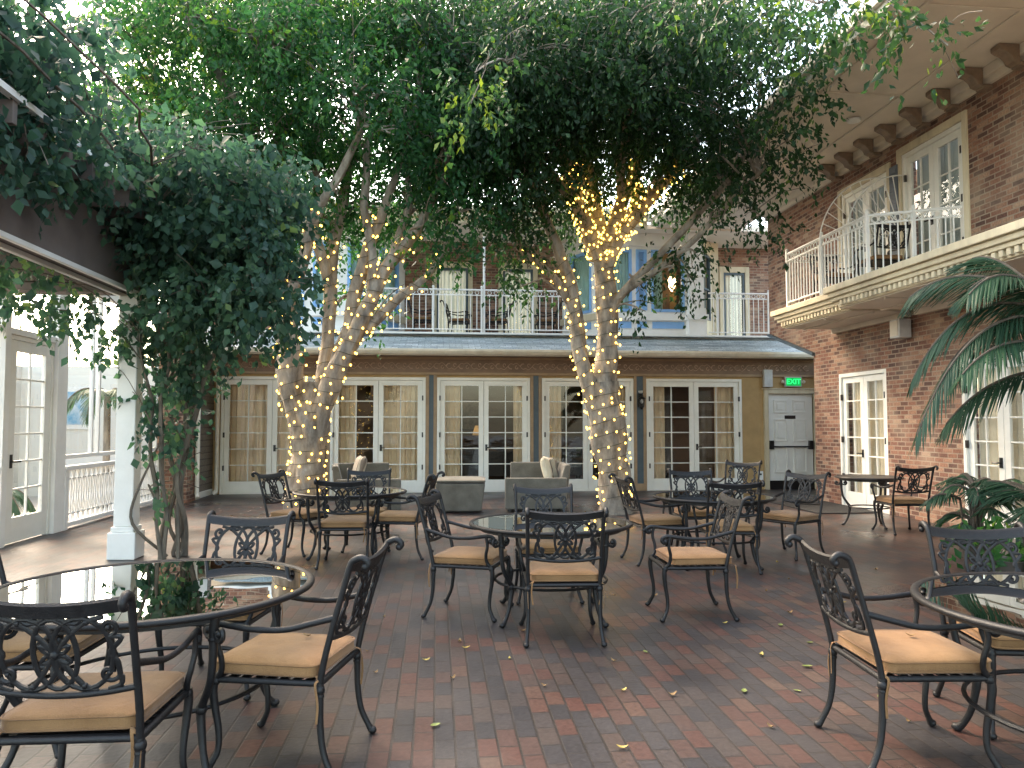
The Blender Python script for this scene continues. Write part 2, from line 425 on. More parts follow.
def wall_boxes(b, u0, u1, z0, z1, d0, d1, holes):
    us = sorted({u0, u1, *[h[0] for h in holes], *[h[1] for h in holes]})
    us = [u for u in us if u0 <= u <= u1]
    for a, c in zip(us[:-1], us[1:]):
        mid = (a + c) / 2
        hs = sorted([(h[2], h[3]) for h in holes if h[0] < mid < h[1]])
        z = z0
        for h0, h1 in hs:
            if h0 > z: b.box(a, c, d0, d1, z, h0)
            z = max(z, h1)
        if z < z1: b.box(a, c, d0, d1, z, z1)

def leaves(name, P, D, Ls, W, tint, m, parent=None):
    n = len(P)
    D = D / np.linalg.norm(D, axis=1, keepdims=True)
    rnd = rng.normal(size=(n, 3)); rnd[:, 2] *= .5
    S = np.cross(D, rnd); S /= np.linalg.norm(S, axis=1, keepdims=True) + 1e-9
    Nn = np.cross(D, S)
    Ls = Ls[:, None]; W = W[:, None]
    V = np.empty((n, 4, 3))
    V[:, 0] = P
    V[:, 1] = P + D * Ls * .45 + S * W * .5 + Nn * Ls * .09
    V[:, 2] = P + D * Ls - Nn * Ls * .06
    V[:, 3] = P + D * Ls * .45 - S * W * .5 + Nn * Ls * .09
    me = bpy.data.meshes.new(name)
    me.vertices.add(4 * n); me.vertices.foreach_set('co', V.reshape(-1))
    idx = (np.arange(n)[:, None] * 4 + np.array([0, 1, 2, 0, 2, 3])[None]).reshape(-1)
    me.loops.add(6 * n); me.loops.foreach_set('vertex_index', idx.astype(np.int32))
    me.polygons.add(2 * n); me.polygons.foreach_set('loop_start', np.arange(0, 6 * n, 3, dtype=np.int32))
    me.update(calc_edges=True)
    at = me.attributes.new('tint', 'FLOAT', 'POINT')
    at.data.foreach_set('value', np.repeat(np.clip(tint, 0, 1), 4).astype(np.float32))
    me.materials.append(m)
    o = bpy.data.objects.new(name, me); COL.objects.link(o)
    if parent: o.parent = parent
    return o

def clump_leaves(clumps, size, k=13, droop=.5, wr=.5, twig=(.22, .5)):
    """clumps: (cx,cy,cz,rx,ry,rz,ntwigs,tintbias)"""
    Ps, Ds, Ts = [], [], []
    for (cx, cy, cz, rx, ry, rz, nt, tb) in clumps:
        u = rng.normal(size=(nt, 3)); u /= np.linalg.norm(u, axis=1, keepdims=True)
        rad = rng.uniform(.12, 1, size=(nt, 1)) ** .45
        o = np.array([cx, cy, cz]) + u * rad * np.array([rx, ry, rz])
        td = u * .8 + rng.normal(size=(nt, 3)) * .45 + np.array([0, 0, -droop])
        td /= np.linalg.norm(td, axis=1, keepdims=True)
        ln = rng.uniform(twig[0], twig[1], size=(nt, 1))
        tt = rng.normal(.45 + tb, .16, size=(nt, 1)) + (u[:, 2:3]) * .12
        for j in range(k):
            t = (j + rng.uniform(0, 1, size=(nt, 1))) / k
            p = o + td * ln * t + rng.normal(size=(nt, 3)) * .035 - np.array([0, 0, 1.0]) * (t ** 2) * ln * .25
            d = td * .5 + rng.normal(size=(nt, 3)) * .6 + np.array([0, 0, -droop])
            Ps.append(p); Ds.append(d); Ts.append((tt + rng.normal(size=(nt, 1)) * .13)[:, 0])
    P = np.concatenate(Ps); D = np.concatenate(Ds); T = np.concatenate(Ts)
    Ls = np.clip(rng.lognormal(0, .26, size=len(P)), .5, 1.75) * size
    return P, D, Ls, Ls * wr * rng.uniform(.85, 1.15, size=len(P)), T
# PART_MARK
# ------------------------------------------------------------------ camera, world, sun
cam = bpy.data.cameras.new('camera'); co = bpy.data.objects.new('camera', cam); COL.objects.link(co)
co.location = (0, 0, 1.5); co.rotation_euler = (R(93.0), 0, R(-5.6))
cam.sensor_width = 36; cam.lens = 765 / 1024 * 36; cam.clip_start = .05; cam.clip_end = 600
scene.camera = co
SUN_EL, SUN_AZ = 46, -38      # azimuth from +Y towards +X
w = bpy.data.worlds.new('World'); scene.world = w; w.use_nodes = True
nt = w.node_tree
bg = nt.nodes['Background']
sky = nt.nodes.new('ShaderNodeTexSky'); sky.sky_type = 'NISHITA'; sky.sun_disc = False
sky.sun_elevation = R(SUN_EL); sky.sun_rotation = R(SUN_AZ); sky.air_density = 1.0; sky.dust_density = 3.0; sky.ozone_density = 1.0
wb = nt.nodes.new('ShaderNodeMix'); wb.data_type = 'RGBA'; wb.blend_type = 'MULTIPLY'; wb.inputs['Factor'].default_value = 1
nt.links.new(sky.outputs[0], wb.inputs['A']); wb.inputs['B'].default_value = (1.12, 1.0, .80, 1)      # camera white balance for open shade
nt.links.new(wb.outputs['Result'], bg.inputs[0]); bg.inputs[1].default_value = 1.45
sd = bpy.data.lights.new('sun', 'SUN'); sd.energy = 3.2; sd.angle = R(8); sd.color = (1, .93, .82)
so = bpy.data.objects.new('sun', sd); COL.objects.link(so)
sv = Vector((math.sin(R(SUN_AZ)) * math.cos(R(SUN_EL)), math.cos(R(SUN_AZ)) * math.cos(R(SUN_EL)), math.sin(R(SUN_EL))))
so.rotation_euler = sv.to_track_quat('Z', 'Y').to_euler(); so.location = sv * 40
scene.view_settings.view_transform = 'Standard'; scene.view_settings.look = 'None'; scene.view_settings.exposure = 0
scene.render.engine = 'CYCLES'
try:
    scene.cycles.use_denoising = True
    scene.cycles.max_bounces = 10; scene.cycles.transparent_max_bounces = 16; scene.cycles.diffuse_bounces = 5
    scene.cycles.sample_clamp_indirect = 6
except Exception: pass

# ------------------------------------------------------------------ transforms for wall-local building: (along, outwards, up)
def BW(Y0): return lambda u, d, z: (u, Y0 - d, z)
def RW(X0): return lambda u, d, z: (X0 - d, u, z)
def LW(X0): return lambda u, d, z: (X0 + d, u, z)
def LN(p0, p1):
    a = Vector((p1[0] - p0[0], p1[1] - p0[1])); a.normalize(); n = Vector((a.y, -a.x))
    return lambda u, d, z: (p0[0] + a.x * u + n.x * d, p0[1] + a.y * u + n.y * d, z)

# ------------------------------------------------------------------ ground
b = B(); b.add([(-60, -60, 0), (60, -60, 0), (60, 60, 0), (-60, 60, 0)], [(0, 1, 2, 3)])
tag(b.build('ground', M['floor']), kind='structure')

def wavy(b, u0, u1, z0, z1, d=0, amp=.03, wl=.11, ph=0):
    n = max(8, int((u1 - u0) / .018))
    vs = []
    for i in range(n + 1):
        u = u0 + (u1 - u0) * i / n
        k = math.sin(u * 2 * PI / wl + ph + 1.3 * math.sin(u * 9 + ph)) * amp + amp * .4 * math.sin(u * 2 * PI / (wl * .43))
        vs += [(u, d + k * 1.15, z0), (u, d + k * .8, z1)]
    b.add(vs, [(2 * i, 2 * i + 2, 2 * i + 3, 2 * i + 1) for i in range(n)], True)

def french_door(parent, xf, u0, u1, z0, z1, rows=6, m='door_white', casing=None, label=None, handle=True, hinge=True):
    fr = B(xf); j = .065
    fr.box(u0, u0 + j, -.10, .03, z0, z1); fr.box(u1 - j, u1, -.10, .03, z0, z1)
    fr.box(u0 + j, u1 - j, -.10, .03, z1 - j, z1)
    fr.box(u0 + j, u1 - j, -.10, .012, z0, z0 + .03)
    f = fr.build('french_door', M[m], parent, bevel=.004)
    if label: f['label'] = label
    mid = (u0 + u1) / 2
    for k, (a, c) in enumerate(((u0 + j + .003, mid - .004), (mid + .004, u1 - j - .003))):
        l = B(xf); st = .105; zb = z0 + .034; zt = z1 - j - .004; br = .235; tr = .11
        l.box(a, a + st, -.055, -.01, zb, zt); l.box(c - st, c, -.055, -.01, zb, zt)
        l.box(a + st, c - st, -.055, -.01, zb, zb + br); l.box(a + st, c - st, -.055, -.01, zt - tr, zt)
        ga, gc, gb, gt = a + st, c - st, zb + br, zt - tr
        mu = .011
        um = (ga + gc) / 2
        l.box(um - mu, um + mu, -.05, -.016, gb, gt)
        for r in range(1, rows):
            z = gb + (gt - gb) * r / rows
            l.box(ga, um - mu, -.048, -.018, z - mu, z + mu); l.box(um + mu, gc, -.048, -.018, z - mu, z + mu)
        l.build('door_leaf', M[m], f, bevel=.003)
        g = B(xf); g.add([(ga, -.033, gb), (gc, -.033, gb), (gc, -.033, gt), (ga, -.033, gt)], [(0, 1, 2, 3)])
        g.build('glass', M['pane'], f)
        if hinge:
            uu = u0 + j if k == 0 else u1 - j
            for hz in (.22, .5, .82):
                h = B(xf); z = z0 + (z1 - z0) * hz
                h.box(uu - .016, uu + .016, .0, .036, z - .055, z + .055)
                h.build('hinge', M['bronze'], f)
    if handle:
        h = B(xf); z = z0 + .98
        h.box(mid + .035, mid + .085, -.009, .004, z - .07, z + .07)
        h.tube([(mid + .06, .0, z), (mid + .06, .05, z), (mid + .15, .055, z)], .012, 6)
        h.build('handle', M['black'], f)
    return f

def window(parent, xf, u0, u1, z0, z1, trim='blue', cur='curtain_a', w=.07, mull=None, label=None, split=None):
    fr = B(xf)
    fr.box(u0, u0 + w, -.07, .02, z0, z1); fr.box(u1 - w, u1, -.07, .02, z0, z1)
    fr.box(u0 + w, u1 - w, -.07, .02, z0, z0 + w); fr.box(u0 + w, u1 - w, -.07, .02, z1 - w, z1)
    if split:
        fr.box(u0 + w, u1 - w, -.06, .01, split - .02, split + .02)
    f = fr.build('window', M[trim], parent, bevel=.004)
    if label: f['label'] = label
    g = B(xf); g.add([(u0 + w, -.03, z0 + w), (u1 - w, -.03, z0 + w), (u1 - w, -.03, z1 - w), (u0 + w, -.03, z1 - w)], [(0, 1, 2, 3)])
    g.build('glass', M['pane'], f)
    if cur:
        c = B(xf); wavy(c, u0 + .01, u1 - .01, z0 + .01, z1 - .01, -.13, .022, .10, u0 * 7)
        c.build('curtain', M[cur], f)
    return f

# ------------------------------------------------------------------ back wing
bw = thing('hotel_wing', 'tan ground floor wing with five white french doors, slate roof and upstairs rooms behind', 'building', (0, 17, 0))
bw.location = (0, 0, 0)
XF = BW(17.0)
DOORS = [(-4.62, -2.48), (-2.31, -.25), (0.0, 2.07), (2.34, 4.43), (4.73, 6.97)]
b = B(XF)
wall_boxes(b, -4.78, 7.42, 0, 2.64, -.16, -.02, [(a, c, 0, 2.53) for a, c in DOORS])
b.box(7.42, 7.50, -.16, -.02, 0, 2.64)
wall_boxes(b, 7.5, 8.98, 0, 2.64, -.16, -.02, [(7.60, 8.70, 0, 2.2)])
b.build('wall', M['stucco'], bw, bevel=.004)
b = B(XF); b.box(-4.78, 8.98, -.16, .03, 2.641, 2.99)
b.build('frieze_board', M['brown'], bw)
b = B(XF); b.box(-4.78, 8.98, -.02, .055, 2.585, 2.64); b.box(-4.78, 8.98, .03, .06, 2.93, 2.99)
b.build('frieze_moulding', M['tantrim'], bw, bevel=.006)
# carved scrolls along the frieze
b = B(XF)
for i in range(48):
    x = -4.5 + i * .275
    if x > 8.7: break
    fl = 1 if i % 2 else -1
    zc = 2.785
    pts = [(x - .13, .045, zc + fl * .045), (x - .06, .045, zc + fl * .07), (x + .02, .045, zc), (x + .08, .045, zc - fl * .06), (x + .15, .045, zc - fl * .04)]
    b.tube(sm(pts, 4), .012, 5, flat=.6)
    b.tube([(p[0], .045, p[1]) for p in spiral((x - .05, zc - fl * .03), .05, .012, PI * .5 * fl, PI * .5 * fl + fl * 5.2, 10)], .010, 5)
    b.tube(sm([(x + .02, .045, zc), (x + .06, .045, zc + fl * .05), (x + .11, .045, zc + fl * .055)], 3), .013, 5)
b.build('frieze_scrollwork', M['scroll'], bw)
# pilasters between the doors: tan jamb boards with a slate blue centre panel
for i, (a, c) in enumerate(((-2.48, -2.31), (-.25, 0), (2.07, 2.34), (4.43, 4.73))):
    b = B(XF); b.box(a + .006, a + .075, -.018, .035, 0, 2.584); b.box(c - .075, c - .006, -.018, .035, 0, 2.584)
    b.box(a + .075, c - .075, -.018, .03, 0, .16); 
    p = b.build('pilaster', M['tantrim'], bw, bevel=.004)
    if c - a > .2:
        q = B(XF); q.box(a + .077, c - .077, -.018, .018, .162, 2.583); q.build('centre_panel', M['teal'], p)
for i, (a, c) in enumerate(DOORS):
    french_door(bw, XF, a, c, 0, 2.53)
# exit door
fr = B(XF)
fr.box(7.50, 7.60, -.12, .05, 0, 2.30); fr.box(8.70, 8.82, -.12, .05, 0, 2.30); fr.box(7.60, 8.70, -.12, .05, 2.2, 2.30); fr.box(7.46, 8.86, -.10, .075, 2.30, 2.33)
ed = fr.build('exit_door', M['cream'], bw, bevel=.006); ed['label'] = 'white six panel exit door with a black push bar'
l = B(XF); l.box(7.604, 8.696, -.09, -.05, .20, 2.196)
for (a, c) in ((7.76, 8.08), (8.22, 8.54)):
    for (z0, z1) in ((.38, .98), (1.10, 1.62), (1.76, 2.06)):
        l.box(a, c, -.05, -.028, z0, z0 + .03); l.box(a, c, -.05, -.028, z1 - .03, z1); l.box(a, a + .03, -.05, -.028, z0 + .03, z1 - .03); l.box(c - .03, c, -.05, -.028, z0 + .03, z1 - .03)
        l.box(a + .075, c - .075, -.05, -.032, z0 + .075, z1 - .075)
l.build('door_leaf', M['door_white'], ed, bevel=.003)
l = B(XF); l.box(7.604, 8.696, -.092, -.046, .0, .199); l.build('kick_plate', M['black'], ed)
l = B(XF); l.box(7.63, 7.72, -.05, .04, .92, 1.12); l.box(8.58, 8.67, -.05, .04, .92, 1.12); l.tube([(7.70, .02, .98), (8.6, .02, .98)], .018, 8); l.build('push_bar', M['black'], ed, bevel=.004)
l = B(XF); l.box(8.02, 8.28, -.049, -.036, 1.62, 1.70); l.build('name_plate', M['bronze'], ed, bevel=.002)
# roof, gutter
b = B(); b.prism([(16.30, 3.045), (18.6, 3.64), (18.6, 3.50), (16.30, 2.995)], 0, -4.9, 8.98)
rf = b.build('slate_roof', M['shingle'], bw)
b = B()
for yy in np.arange(16.45, 18.5, .15):     # shingle courses: each butt edge stands a little proud
    z = 3.045 + (yy - 16.30) * .2587
    b.box(-4.9, 8.97, yy, yy + .012, z + .002, z + .012)
b.build('shingle_courses', M['shingle'], rf)
b = B(); b.box(-4.75, 8.98, 16.42, 16.96, 2.985, 2.994); b.build('eave_soffit', M['brown'], bw)
b = B(); b.prism([(16.16, 3.09), (16.16, 3.045), (16.20, 2.985), (16.30, 2.975), (16.30, 3.09), (16.285, 3.09), (16.285, 3.0), (16.205, 3.005), (16.175, 3.05), (16.175, 3.09)], 0, -4.95, 8.72)
b.box(-4.9, 8.72, 16.301, 16.42, 2.965, 3.02)
gt = b.build('gutter', M['gutter'], bw)
b = B(); b.tube(sm([(-4.62, 16.25, 2.98), (-4.62, 16.25, 2.86), (-4.66, 16.6, 2.68), (-4.66, 16.85, 2.55), (-4.66, 16.88, 2.3), (-4.66, 16.88, 1.2), (-4.66, 16.88, .14), (-4.66, 16.75, .06)], 4), .045, 8)
b.build('downspout', M['gutter'], bw)
# dim room behind the french doors
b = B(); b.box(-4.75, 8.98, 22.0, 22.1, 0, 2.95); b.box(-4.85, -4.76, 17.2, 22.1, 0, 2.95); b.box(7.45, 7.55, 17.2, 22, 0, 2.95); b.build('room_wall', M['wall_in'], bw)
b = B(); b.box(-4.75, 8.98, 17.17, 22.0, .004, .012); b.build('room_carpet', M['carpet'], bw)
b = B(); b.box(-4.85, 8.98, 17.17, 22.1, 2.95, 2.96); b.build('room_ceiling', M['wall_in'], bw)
# upper storey
b = B(); b.box(-6, 9.3, 18.605, 20.2, 3.5, 3.66); b.box(-6, 9.3, 18.28, 18.6, 3.655, 3.70); b.build('balcony_deck', M['white'], bw, bevel=.006)
XU = BW(20.0)
b = B(XU)
holes = [(-.02, .80, 3.66, 5.60), (1.72, 2.52, 3.66, 5.60), (7.74, 8.34, 3.66, 5.62)]
wall_boxes(b, -6, 9.3, 3.66, 6.3, -.2, 0, holes)
b.build('upper_wall', M['brick'], bw)
for (a, c, z0, z1) in holes:
    bb = B(XU); bb.box(a - .12, a, -.05, .05, z0, z1 + .16); bb.box(c, c + .12, -.05, .05, z0, z1 + .16); bb.box(a, c, -.05, .05, z1, z1 + .16)
    bb.build('door_casing', M['cream'], bw, bevel=.008)
    window(bw, XU, a, c, z0, z1, 'teal', 'curtain_g', .06)
def bay(front0, front1, yf, sideL, sideR, wins, sidewins):
    """a projecting bay: front wall plus two angled sides"""
    for k, (p0, p1, ws) in enumerate((((front0, yf), (front1, yf), wins), (sideL, (front0, yf), sidewins[0]), ((front1, yf), sideR, sidewins[1]))):
        if p0 is None or p1 is None: continue
        xf = LN(p0, p1); Lg = math.hypot(p1[0] - p0[0], p1[1] - p0[1])
        b = B(xf); wall_boxes(b, 0, Lg, 3.71, 6.3, -.12, 0, [(u0, u1, z0, z1) for (u0, u1, z0, z1, *_r) in ws])
        b.build('bay_wall', M['white'], bw, bevel=.004)
        b = B(xf); b.box(-.02, Lg + .02, .001, .07, 4.10, 4.27)
        b.build('bay_sill', M['cream'] if k else M['white'], bw, bevel=.01)
        b = B(xf); b.box(-.02, Lg + .02, .001, .05, 5.98, 6.3); b.build('bay_cornice', M['white'], bw, bevel=.01)
        b = B(xf); b.box(-.02, Lg + .02, .001, .05, 3.72, 3.86); b.build('bay_plinth', M['white'], bw, bevel=.01)
        for (u0, u1, z0, z1, tr, cu) in ws:
            window(bw, xf, u0, u1, z0, z1, tr, cu)
            q = B(xf); q.box(u0 + .02, u1 - .02, .001, .02, 3.90, 4.07); q.build('inset_panel', M['blue'], bw)
bay(4.0, 6.28, 18.7, (3.3, 19.98), None,
    [(.12, .86, 4.32, 5.9, 'blue', 'curtain_a'), (.97, 1.25, 4.36, 5.9, 'blue', None), (1.36, 2.22, 4.32, 5.9, 'blue', None)],
    [[(.35, 1.2, 4.32, 5.9, 'blue', 'curtain_a')], []])
b = B(BW(18.7)); b.box(4.99, 5.24, -.06, -.031, 4.4, 5.86); b.build('inset_panel', M['blue'], bw)
bay(-3.9, -1.62, 18.7, None, (-.85, 19.98),
    [(.2, .7, 4.32, 5.9, 'blue', 'curtain_a'), (.9, 1.4, 4.32, 5.9, 'blue', 'curtain_a'), (1.72, 2.12, 4.32, 5.9, 'blue', 'curtain_a')],
    [[], [(.35, 1.2, 4.32, 5.9, 'blue', 'curtain_a')]])
# room seen through the right bay window: warm wall, dark door, pendant
b = B(); b.box(5.3, 6.3, 19.6, 19.65, 3.7, 6.3); b.build('bay_room_wall', M['stucco'], bw)
b = B(); b.box(5.7, 6.1, 19.55, 19.59, 3.7, 5.6); b.build('bay_room_door', M['wall_in'], bw)
b = B(); wavy(b, 5.36, 5.72, 4.3, 5.92, 0, .025, .1); 
for i, v in enumerate(b.v): b.v[i] = (v[0], 18.92 + v[1], v[2])
b.build('bay_curtain', M['curtain_a'], bw)
# big square column at the bay corner
b = B(); x0, x1, y0, y1 = 6.29, 6.66, 18.50, 18.86
b.box(x0, x1, y0, y1, 4.4, 6.1); b.box(x0 - .05, x1 + .05, y0 - .05, y1 + .05, 3.71, 4.1); b.box(x0 - .09, x1 + .09, y0 - .09, y1 + .09, 4.1, 4.24); b.box(x0 - .04, x1 + .04, y0 - .04, y1 + .04, 4.24, 4.4)
b.box(x0 - .04, x1 + .04, y0 - .04, y1 + .04, 5.2, 5.28); b.box(x0 - .06, x1 + .06, y0 - .06, y1 + .06, 6.1, 6.3)
b.build('bay_column', M['white'], bw, bevel=.012)
xf = LN((6.67, 18.80), (7.25, 19.5))
b = B(xf); wall_boxes(b, 0, .9, 3.71, 6.3, -.1, 0, [(.12, .72, 4.2, 5.9)]); b.build('bay_wall', M['cream'], bw)
window(bw, xf, .12, .72, 4.2, 5.9, 'teal', 'curtain_g', .05, split=5.0)
b = B(); b.box(7.15, 7.4, 19.45, 19.98, 3.66, 6.3); b.build('bay_corner', M['cream'], bw)
b = B(); b.box(-6, 9.3, 18.2, 20.3, 6.302, 6.42); b.build('upper_soffit', M['soffit'], bw)
b = B(); b.box(-6, 5.1, 18.05, 18.2, 6.30, 6.42); b.box(-6, 5.1, 17.95, 18.2, 6.42, 6.55); b.box(-6, 5.1, 17.88, 20.2, 6.55, 6.70); b.build('upper_cornice', M['cream'], bw, bevel=.015)
# slim posts of the back balcony
b = B(); b.tube([(1.12, 18.36, 3.7), (1.12, 18.36, 6.3)], .03, 8); b.build('balcony_post', M['white'], bw)

def railing(t, pts, z0, h, posts, step=.125, ring=.045, m='white'):
    top = B()
    segs = [(Vector(p), Vector(q)) for p, q in zip(pts[:-1], pts[1:])]
    for zz, r in ((z0 + h, .022), (z0 + h - .13, .014), (z0 + .08, .016)):
        for p, q in segs:
            d = (q - p).normalized()
            top.tube([(p.x, p.y, zz), (q.x, q.y, zz)], r, 6)
    top.build('rail', M[m], t)
    bal = B(); bal.tube([(0, 0, z0 + .08), (0, 0, z0 + h - .13)], .011, 5)
    first = None
    for p, q in segs:
        n = max(1, round((q - p).length / step)); rg = B()
        for i in range(1, n):
            c = p.lerp(q, i / n)
            if first is None:
                first = bal.build('baluster', M[m], t); o = first
            else:
                o = first.copy(); COL.objects.link(o)
            o.location = (c.x, c.y, 0)
            d = (q - p).normalized()
            k = 12
            rg.tube([(c.x + d.x * (ring * math.cos(2 * PI * j / k)), c.y + d.y * (ring * math.cos(2 * PI * j / k)), z0 + h - .066 + ring * math.sin(2 * PI * j / k)) for j in range(k)], .007, 4, closed=True)
        rg.build('ring_band', M[m], t)
    for (x, y) in posts:
        pb = B(); pb.box(x - .022, x + .022, y - .022, y + .022, z0, z0 + h + .05); pb.ball((x, y, z0 + h + .07), .03, 8)
        pb.build('post', M[m], t)

t = thing('balcony_railing', 'white balcony railing with ring band before the brick recess above the slate roof', 'railing', (1, 18.36, 3.7)); t.location = (0, 0, 0)
railing(t, [(-1.35, 18.36), (3.4, 18.36)], 3.70, 1.04, [(-1.35, 18.36), (-.1, 18.36), (1.06, 18.34), (2.3, 18.36), (3.4, 18.36)], .155)
t = thing('balcony_railing', 'short white balcony railing between the white column and the brick corner', 'railing', (0, 0, 0))
railing(t, [(6.72, 18.36), (8.27, 18.36)], 3.70, 1.06, [(6.95, 18.36), (8.27, 18.36)], .13)

# ------------------------------------------------------------------ right hand brick building
rb = thing('brick_building', 'red brick building on the right with french doors, cream balcony ledge and deep eave', 'building')
XR = RW(7.5)
D1 = (12.14, 13.66, 0, 2.43); D2 = (8.80, 10.30, 0, 2.43); D5 = (4.6, 6.1, 0, 2.43)
D3 = (10.10, 11.56, 3.64, 5.86); D4 = (11.95, 13.42, 3.64, 5.74)
b = B(XR)
wall_boxes(b, -3, 14.6, 0, 2.95, -.25, 0, [D1, D2, D5])
wall_boxes(b, -3, 16.62, 3.60, 6.34, -.25, 0, [D3, D4])
wall_boxes(b, -3, 14.6, 2.95, 3.60, -.25, 0, [])
b.prism([(14.6, 2.95), (16.62, 3.57), (16.62, 3.6), (14.6, 3.6)], 0, 7.5, 7.75) if False else None
b2 = B(); b2.prism([(14.6, 2.93), (16.62, 3.55), (16.62, 3.6), (14.6, 3.6)], 0, 7.5, 7.75)
b.xf = None; b.add(b2.v, b2.f)
b.box(7.76, 9.3, 14.35, 14.6, 0, 2.95); b.box(7.76, 9.3, 16.38, 16.62, 3.6, 6.34)
b.build('brick_wall', M['brick'], rb)
b = B(); b.box(8.99, 9.2, 14.6, 17.2, 0, 2.9); b.build('alcove_wall', M['brick'], rb)
b = B(); b.prism([(14.55, 2.86), (16.62, 3.49), (16.62, 3.545), (14.55, 2.925)], 0, 7.44, 7.76); b.build('roof_flashing', M['teal'], rb)
for (a, c, z0, z1) in (D1, D2, D5):
    french_door(rb, RW(7.53), a, c, 0, z1)
for (a, c, z0, z1) in (D3, D4):
    french_door(rb, RW(7.53), a, c, z0, z1, rows=4)
    bb = B(XR); bb.box(a - .10, a - .002, -.02, .03, z0, z1 + .12); bb.box(c + .002, c + .10, -.02, .03, z0, z1 + .12); bb.box(a - .002, c + .002, -.02, .035, z1 + .002, z1 + .12)
    bb.build('door_casing', M['cream'], rb, bevel=.006)
b = B(XR); b.box(11.62, 11.84, .001, .045, 3.65, 5.74)
for k in range(26): b.box(11.645, 11.815, .045, .055, 3.75 + k * .075, 3.80 + k * .075)
b.build('shutter', M['shutter'], rb)
# closed room boxes behind the doors of the right building
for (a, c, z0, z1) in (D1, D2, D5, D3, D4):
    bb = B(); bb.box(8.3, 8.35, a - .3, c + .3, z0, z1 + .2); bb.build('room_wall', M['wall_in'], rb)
# balcony ledge: far section with railing, nearer section stepping further out
def ledge(x, y0, y1, endfar):
    b = B()
    b.box(x, 7.48, y0, y1, 3.53, 3.63); b.box(x + .05, 7.48, y0, y1 - .05, 3.46, 3.53); b.box(x + .09, 7.48, y0, y1 - .09, 3.40, 3.46); b.box(x + .16, 7.48, y0, y1 - .16, 3.30, 3.40)
    q = b.build('balcony_ledge', M['cream'], rb, bevel=.012)
    d = B()
    n = int((y1 - .2 - y0) / .115)
    for i in range(n):
        yy = y0 + .03 + i * .115
        d.box(x + .105, x + .158, yy, yy + .06, 3.325, 3.395)
    if endfar:
        for i in range(int((7.4 - x - .2) / .115)):
            xx = x + .2 + i * .115
            d.box(xx, xx + .06, y1 - .158, y1 - .105, 3.325, 3.395)
    d.build('dentil_band', M['cream'], q)
    s = B(); s.box(x + .2, 7.48, y0, y1 - .2, 3.285, 3.30)
    s.build('ledge_soffit', M['soffit'], q)
    s = B(); s.box(6.85, 6.89, y0, y1 - .2, 3.26, 3.284); s.box(7.40, 7.495, y0, y1 - .2, 3.2, 3.284)
    for yy in np.arange(y0 + .9, y1 - .3, 1.6): s.box(x + .25, 6.85, yy, yy + .05, 3.265, 3.284)
    s.build('ledge_trim', M['soffit_trim'], q)
ledge(6.30, 11.42, 13.92, True)
ledge(6.02, -2.0, 11.40, True)
# deep eave
b = B(); b.box(5.35, 7.5, -3, 18.19, 6.34, 6.46); b.build('eave_soffit', M['soffit'], rb)
b = B(); b.box(7.36, 7.49, -3, 16.6, 6.20, 6.338); b.box(7.42, 7.49, -3, 16.6, 6.12, 6.20); b.box(6.76, 6.81, -3, 18.0, 6.318, 6.338); b.box(5.55, 5.60, -3, 18.0, 6.318, 6.338)
for yy in np.arange(1.0, 18, 2.35): b.box(5.6, 6.76, yy, yy + .045, 6.322, 6.338)
b.build('eave_trim', M['soffit_trim'], rb, bevel=.006)
b = B(); b.box(5.15, 5.35, -3, 18.0, 6.30, 6.5); b.box(5.08, 5.149, -3, 18.0, 6.40, 6.56); b.build('eave_gutter', M['gutter'], rb, bevel=.012)
for yy in [13.45, 12.82, 12.18, 11.54, 10.88, 10.22, 9.56, 8.9, 8.24, 7.58, 6.9]:
    b = B(); y0, y1 = yy - .085, yy + .085
    b.prism([(7.355, 6.335), (7.08, 6.335), (7.08, 6.27), (7.13, 6.24), (7.19, 6.22), (7.25, 6.17), (7.28, 6.11), (7.355, 6.08)], 1, y0, y1)
    b.box(7.36, 7.498, y0, y1, 6.06, 6.115)
    cb = b.build('corbel', M['corbel'], rb, bevel=.01)
b = B(); b.lathe([(.10, 0), (.11, .03), (.06, .05)], (6.55, 11.3, 6.285), 16); b.build('eave_light', M['white'], rb)

t = thing('balcony_railing', 'white metal railing with ring band along the cream ledge of the brick building', 'railing')
railing(t, [(7.44, 13.3), (6.36, 13.3), (6.36, 10.68), (7.44, 10.1)], 3.63, .97, [(6.36, 13.3), (6.36, 12.04), (6.36, 10.68), (6.9, 10.39)], .105)
# sunburst trellis dividers on the balcony
for yy, rr, lab in ((12.04, 1.12, 'white sunburst trellis arch on the balcony, farther one above the middle railing post'), (11.45, .98, 'white sunburst trellis arch on the balcony, beside the grey blue shutter')):
    t = thing('sunburst_trellis', lab, 'trellis')
    b = B(); c = (7.44, 4.42)
    b.tube([(c[0] - rr * math.cos(a), yy, c[1] + rr * 1.1 * math.sin(a)) for a in np.linspace(0, PI / 2, 18)] , .011, 6)
    b.tube([(c[0] - rr, yy, 3.64), (c[0] - rr, yy, c[1])], .012, 6)
    b.tube([(c[0] - .25 * math.cos(a), yy, c[1] + .25 * math.sin(a)) for a in np.linspace(0, PI / 2, 10)], .010, 5)
    b.build('arch', M['white'], t)
    for k in range(1, 9):
        a = PI / 2 * k / 9
        b = B(); b.tube([(c[0] - .25 * math.cos(a), yy, c[1] + .25 * math.sin(a)), (c[0] - rr * math.cos(a), yy, c[1] + rr * 1.1 * math.sin(a))], .008, 5); b.build('ray', M['white'], t)

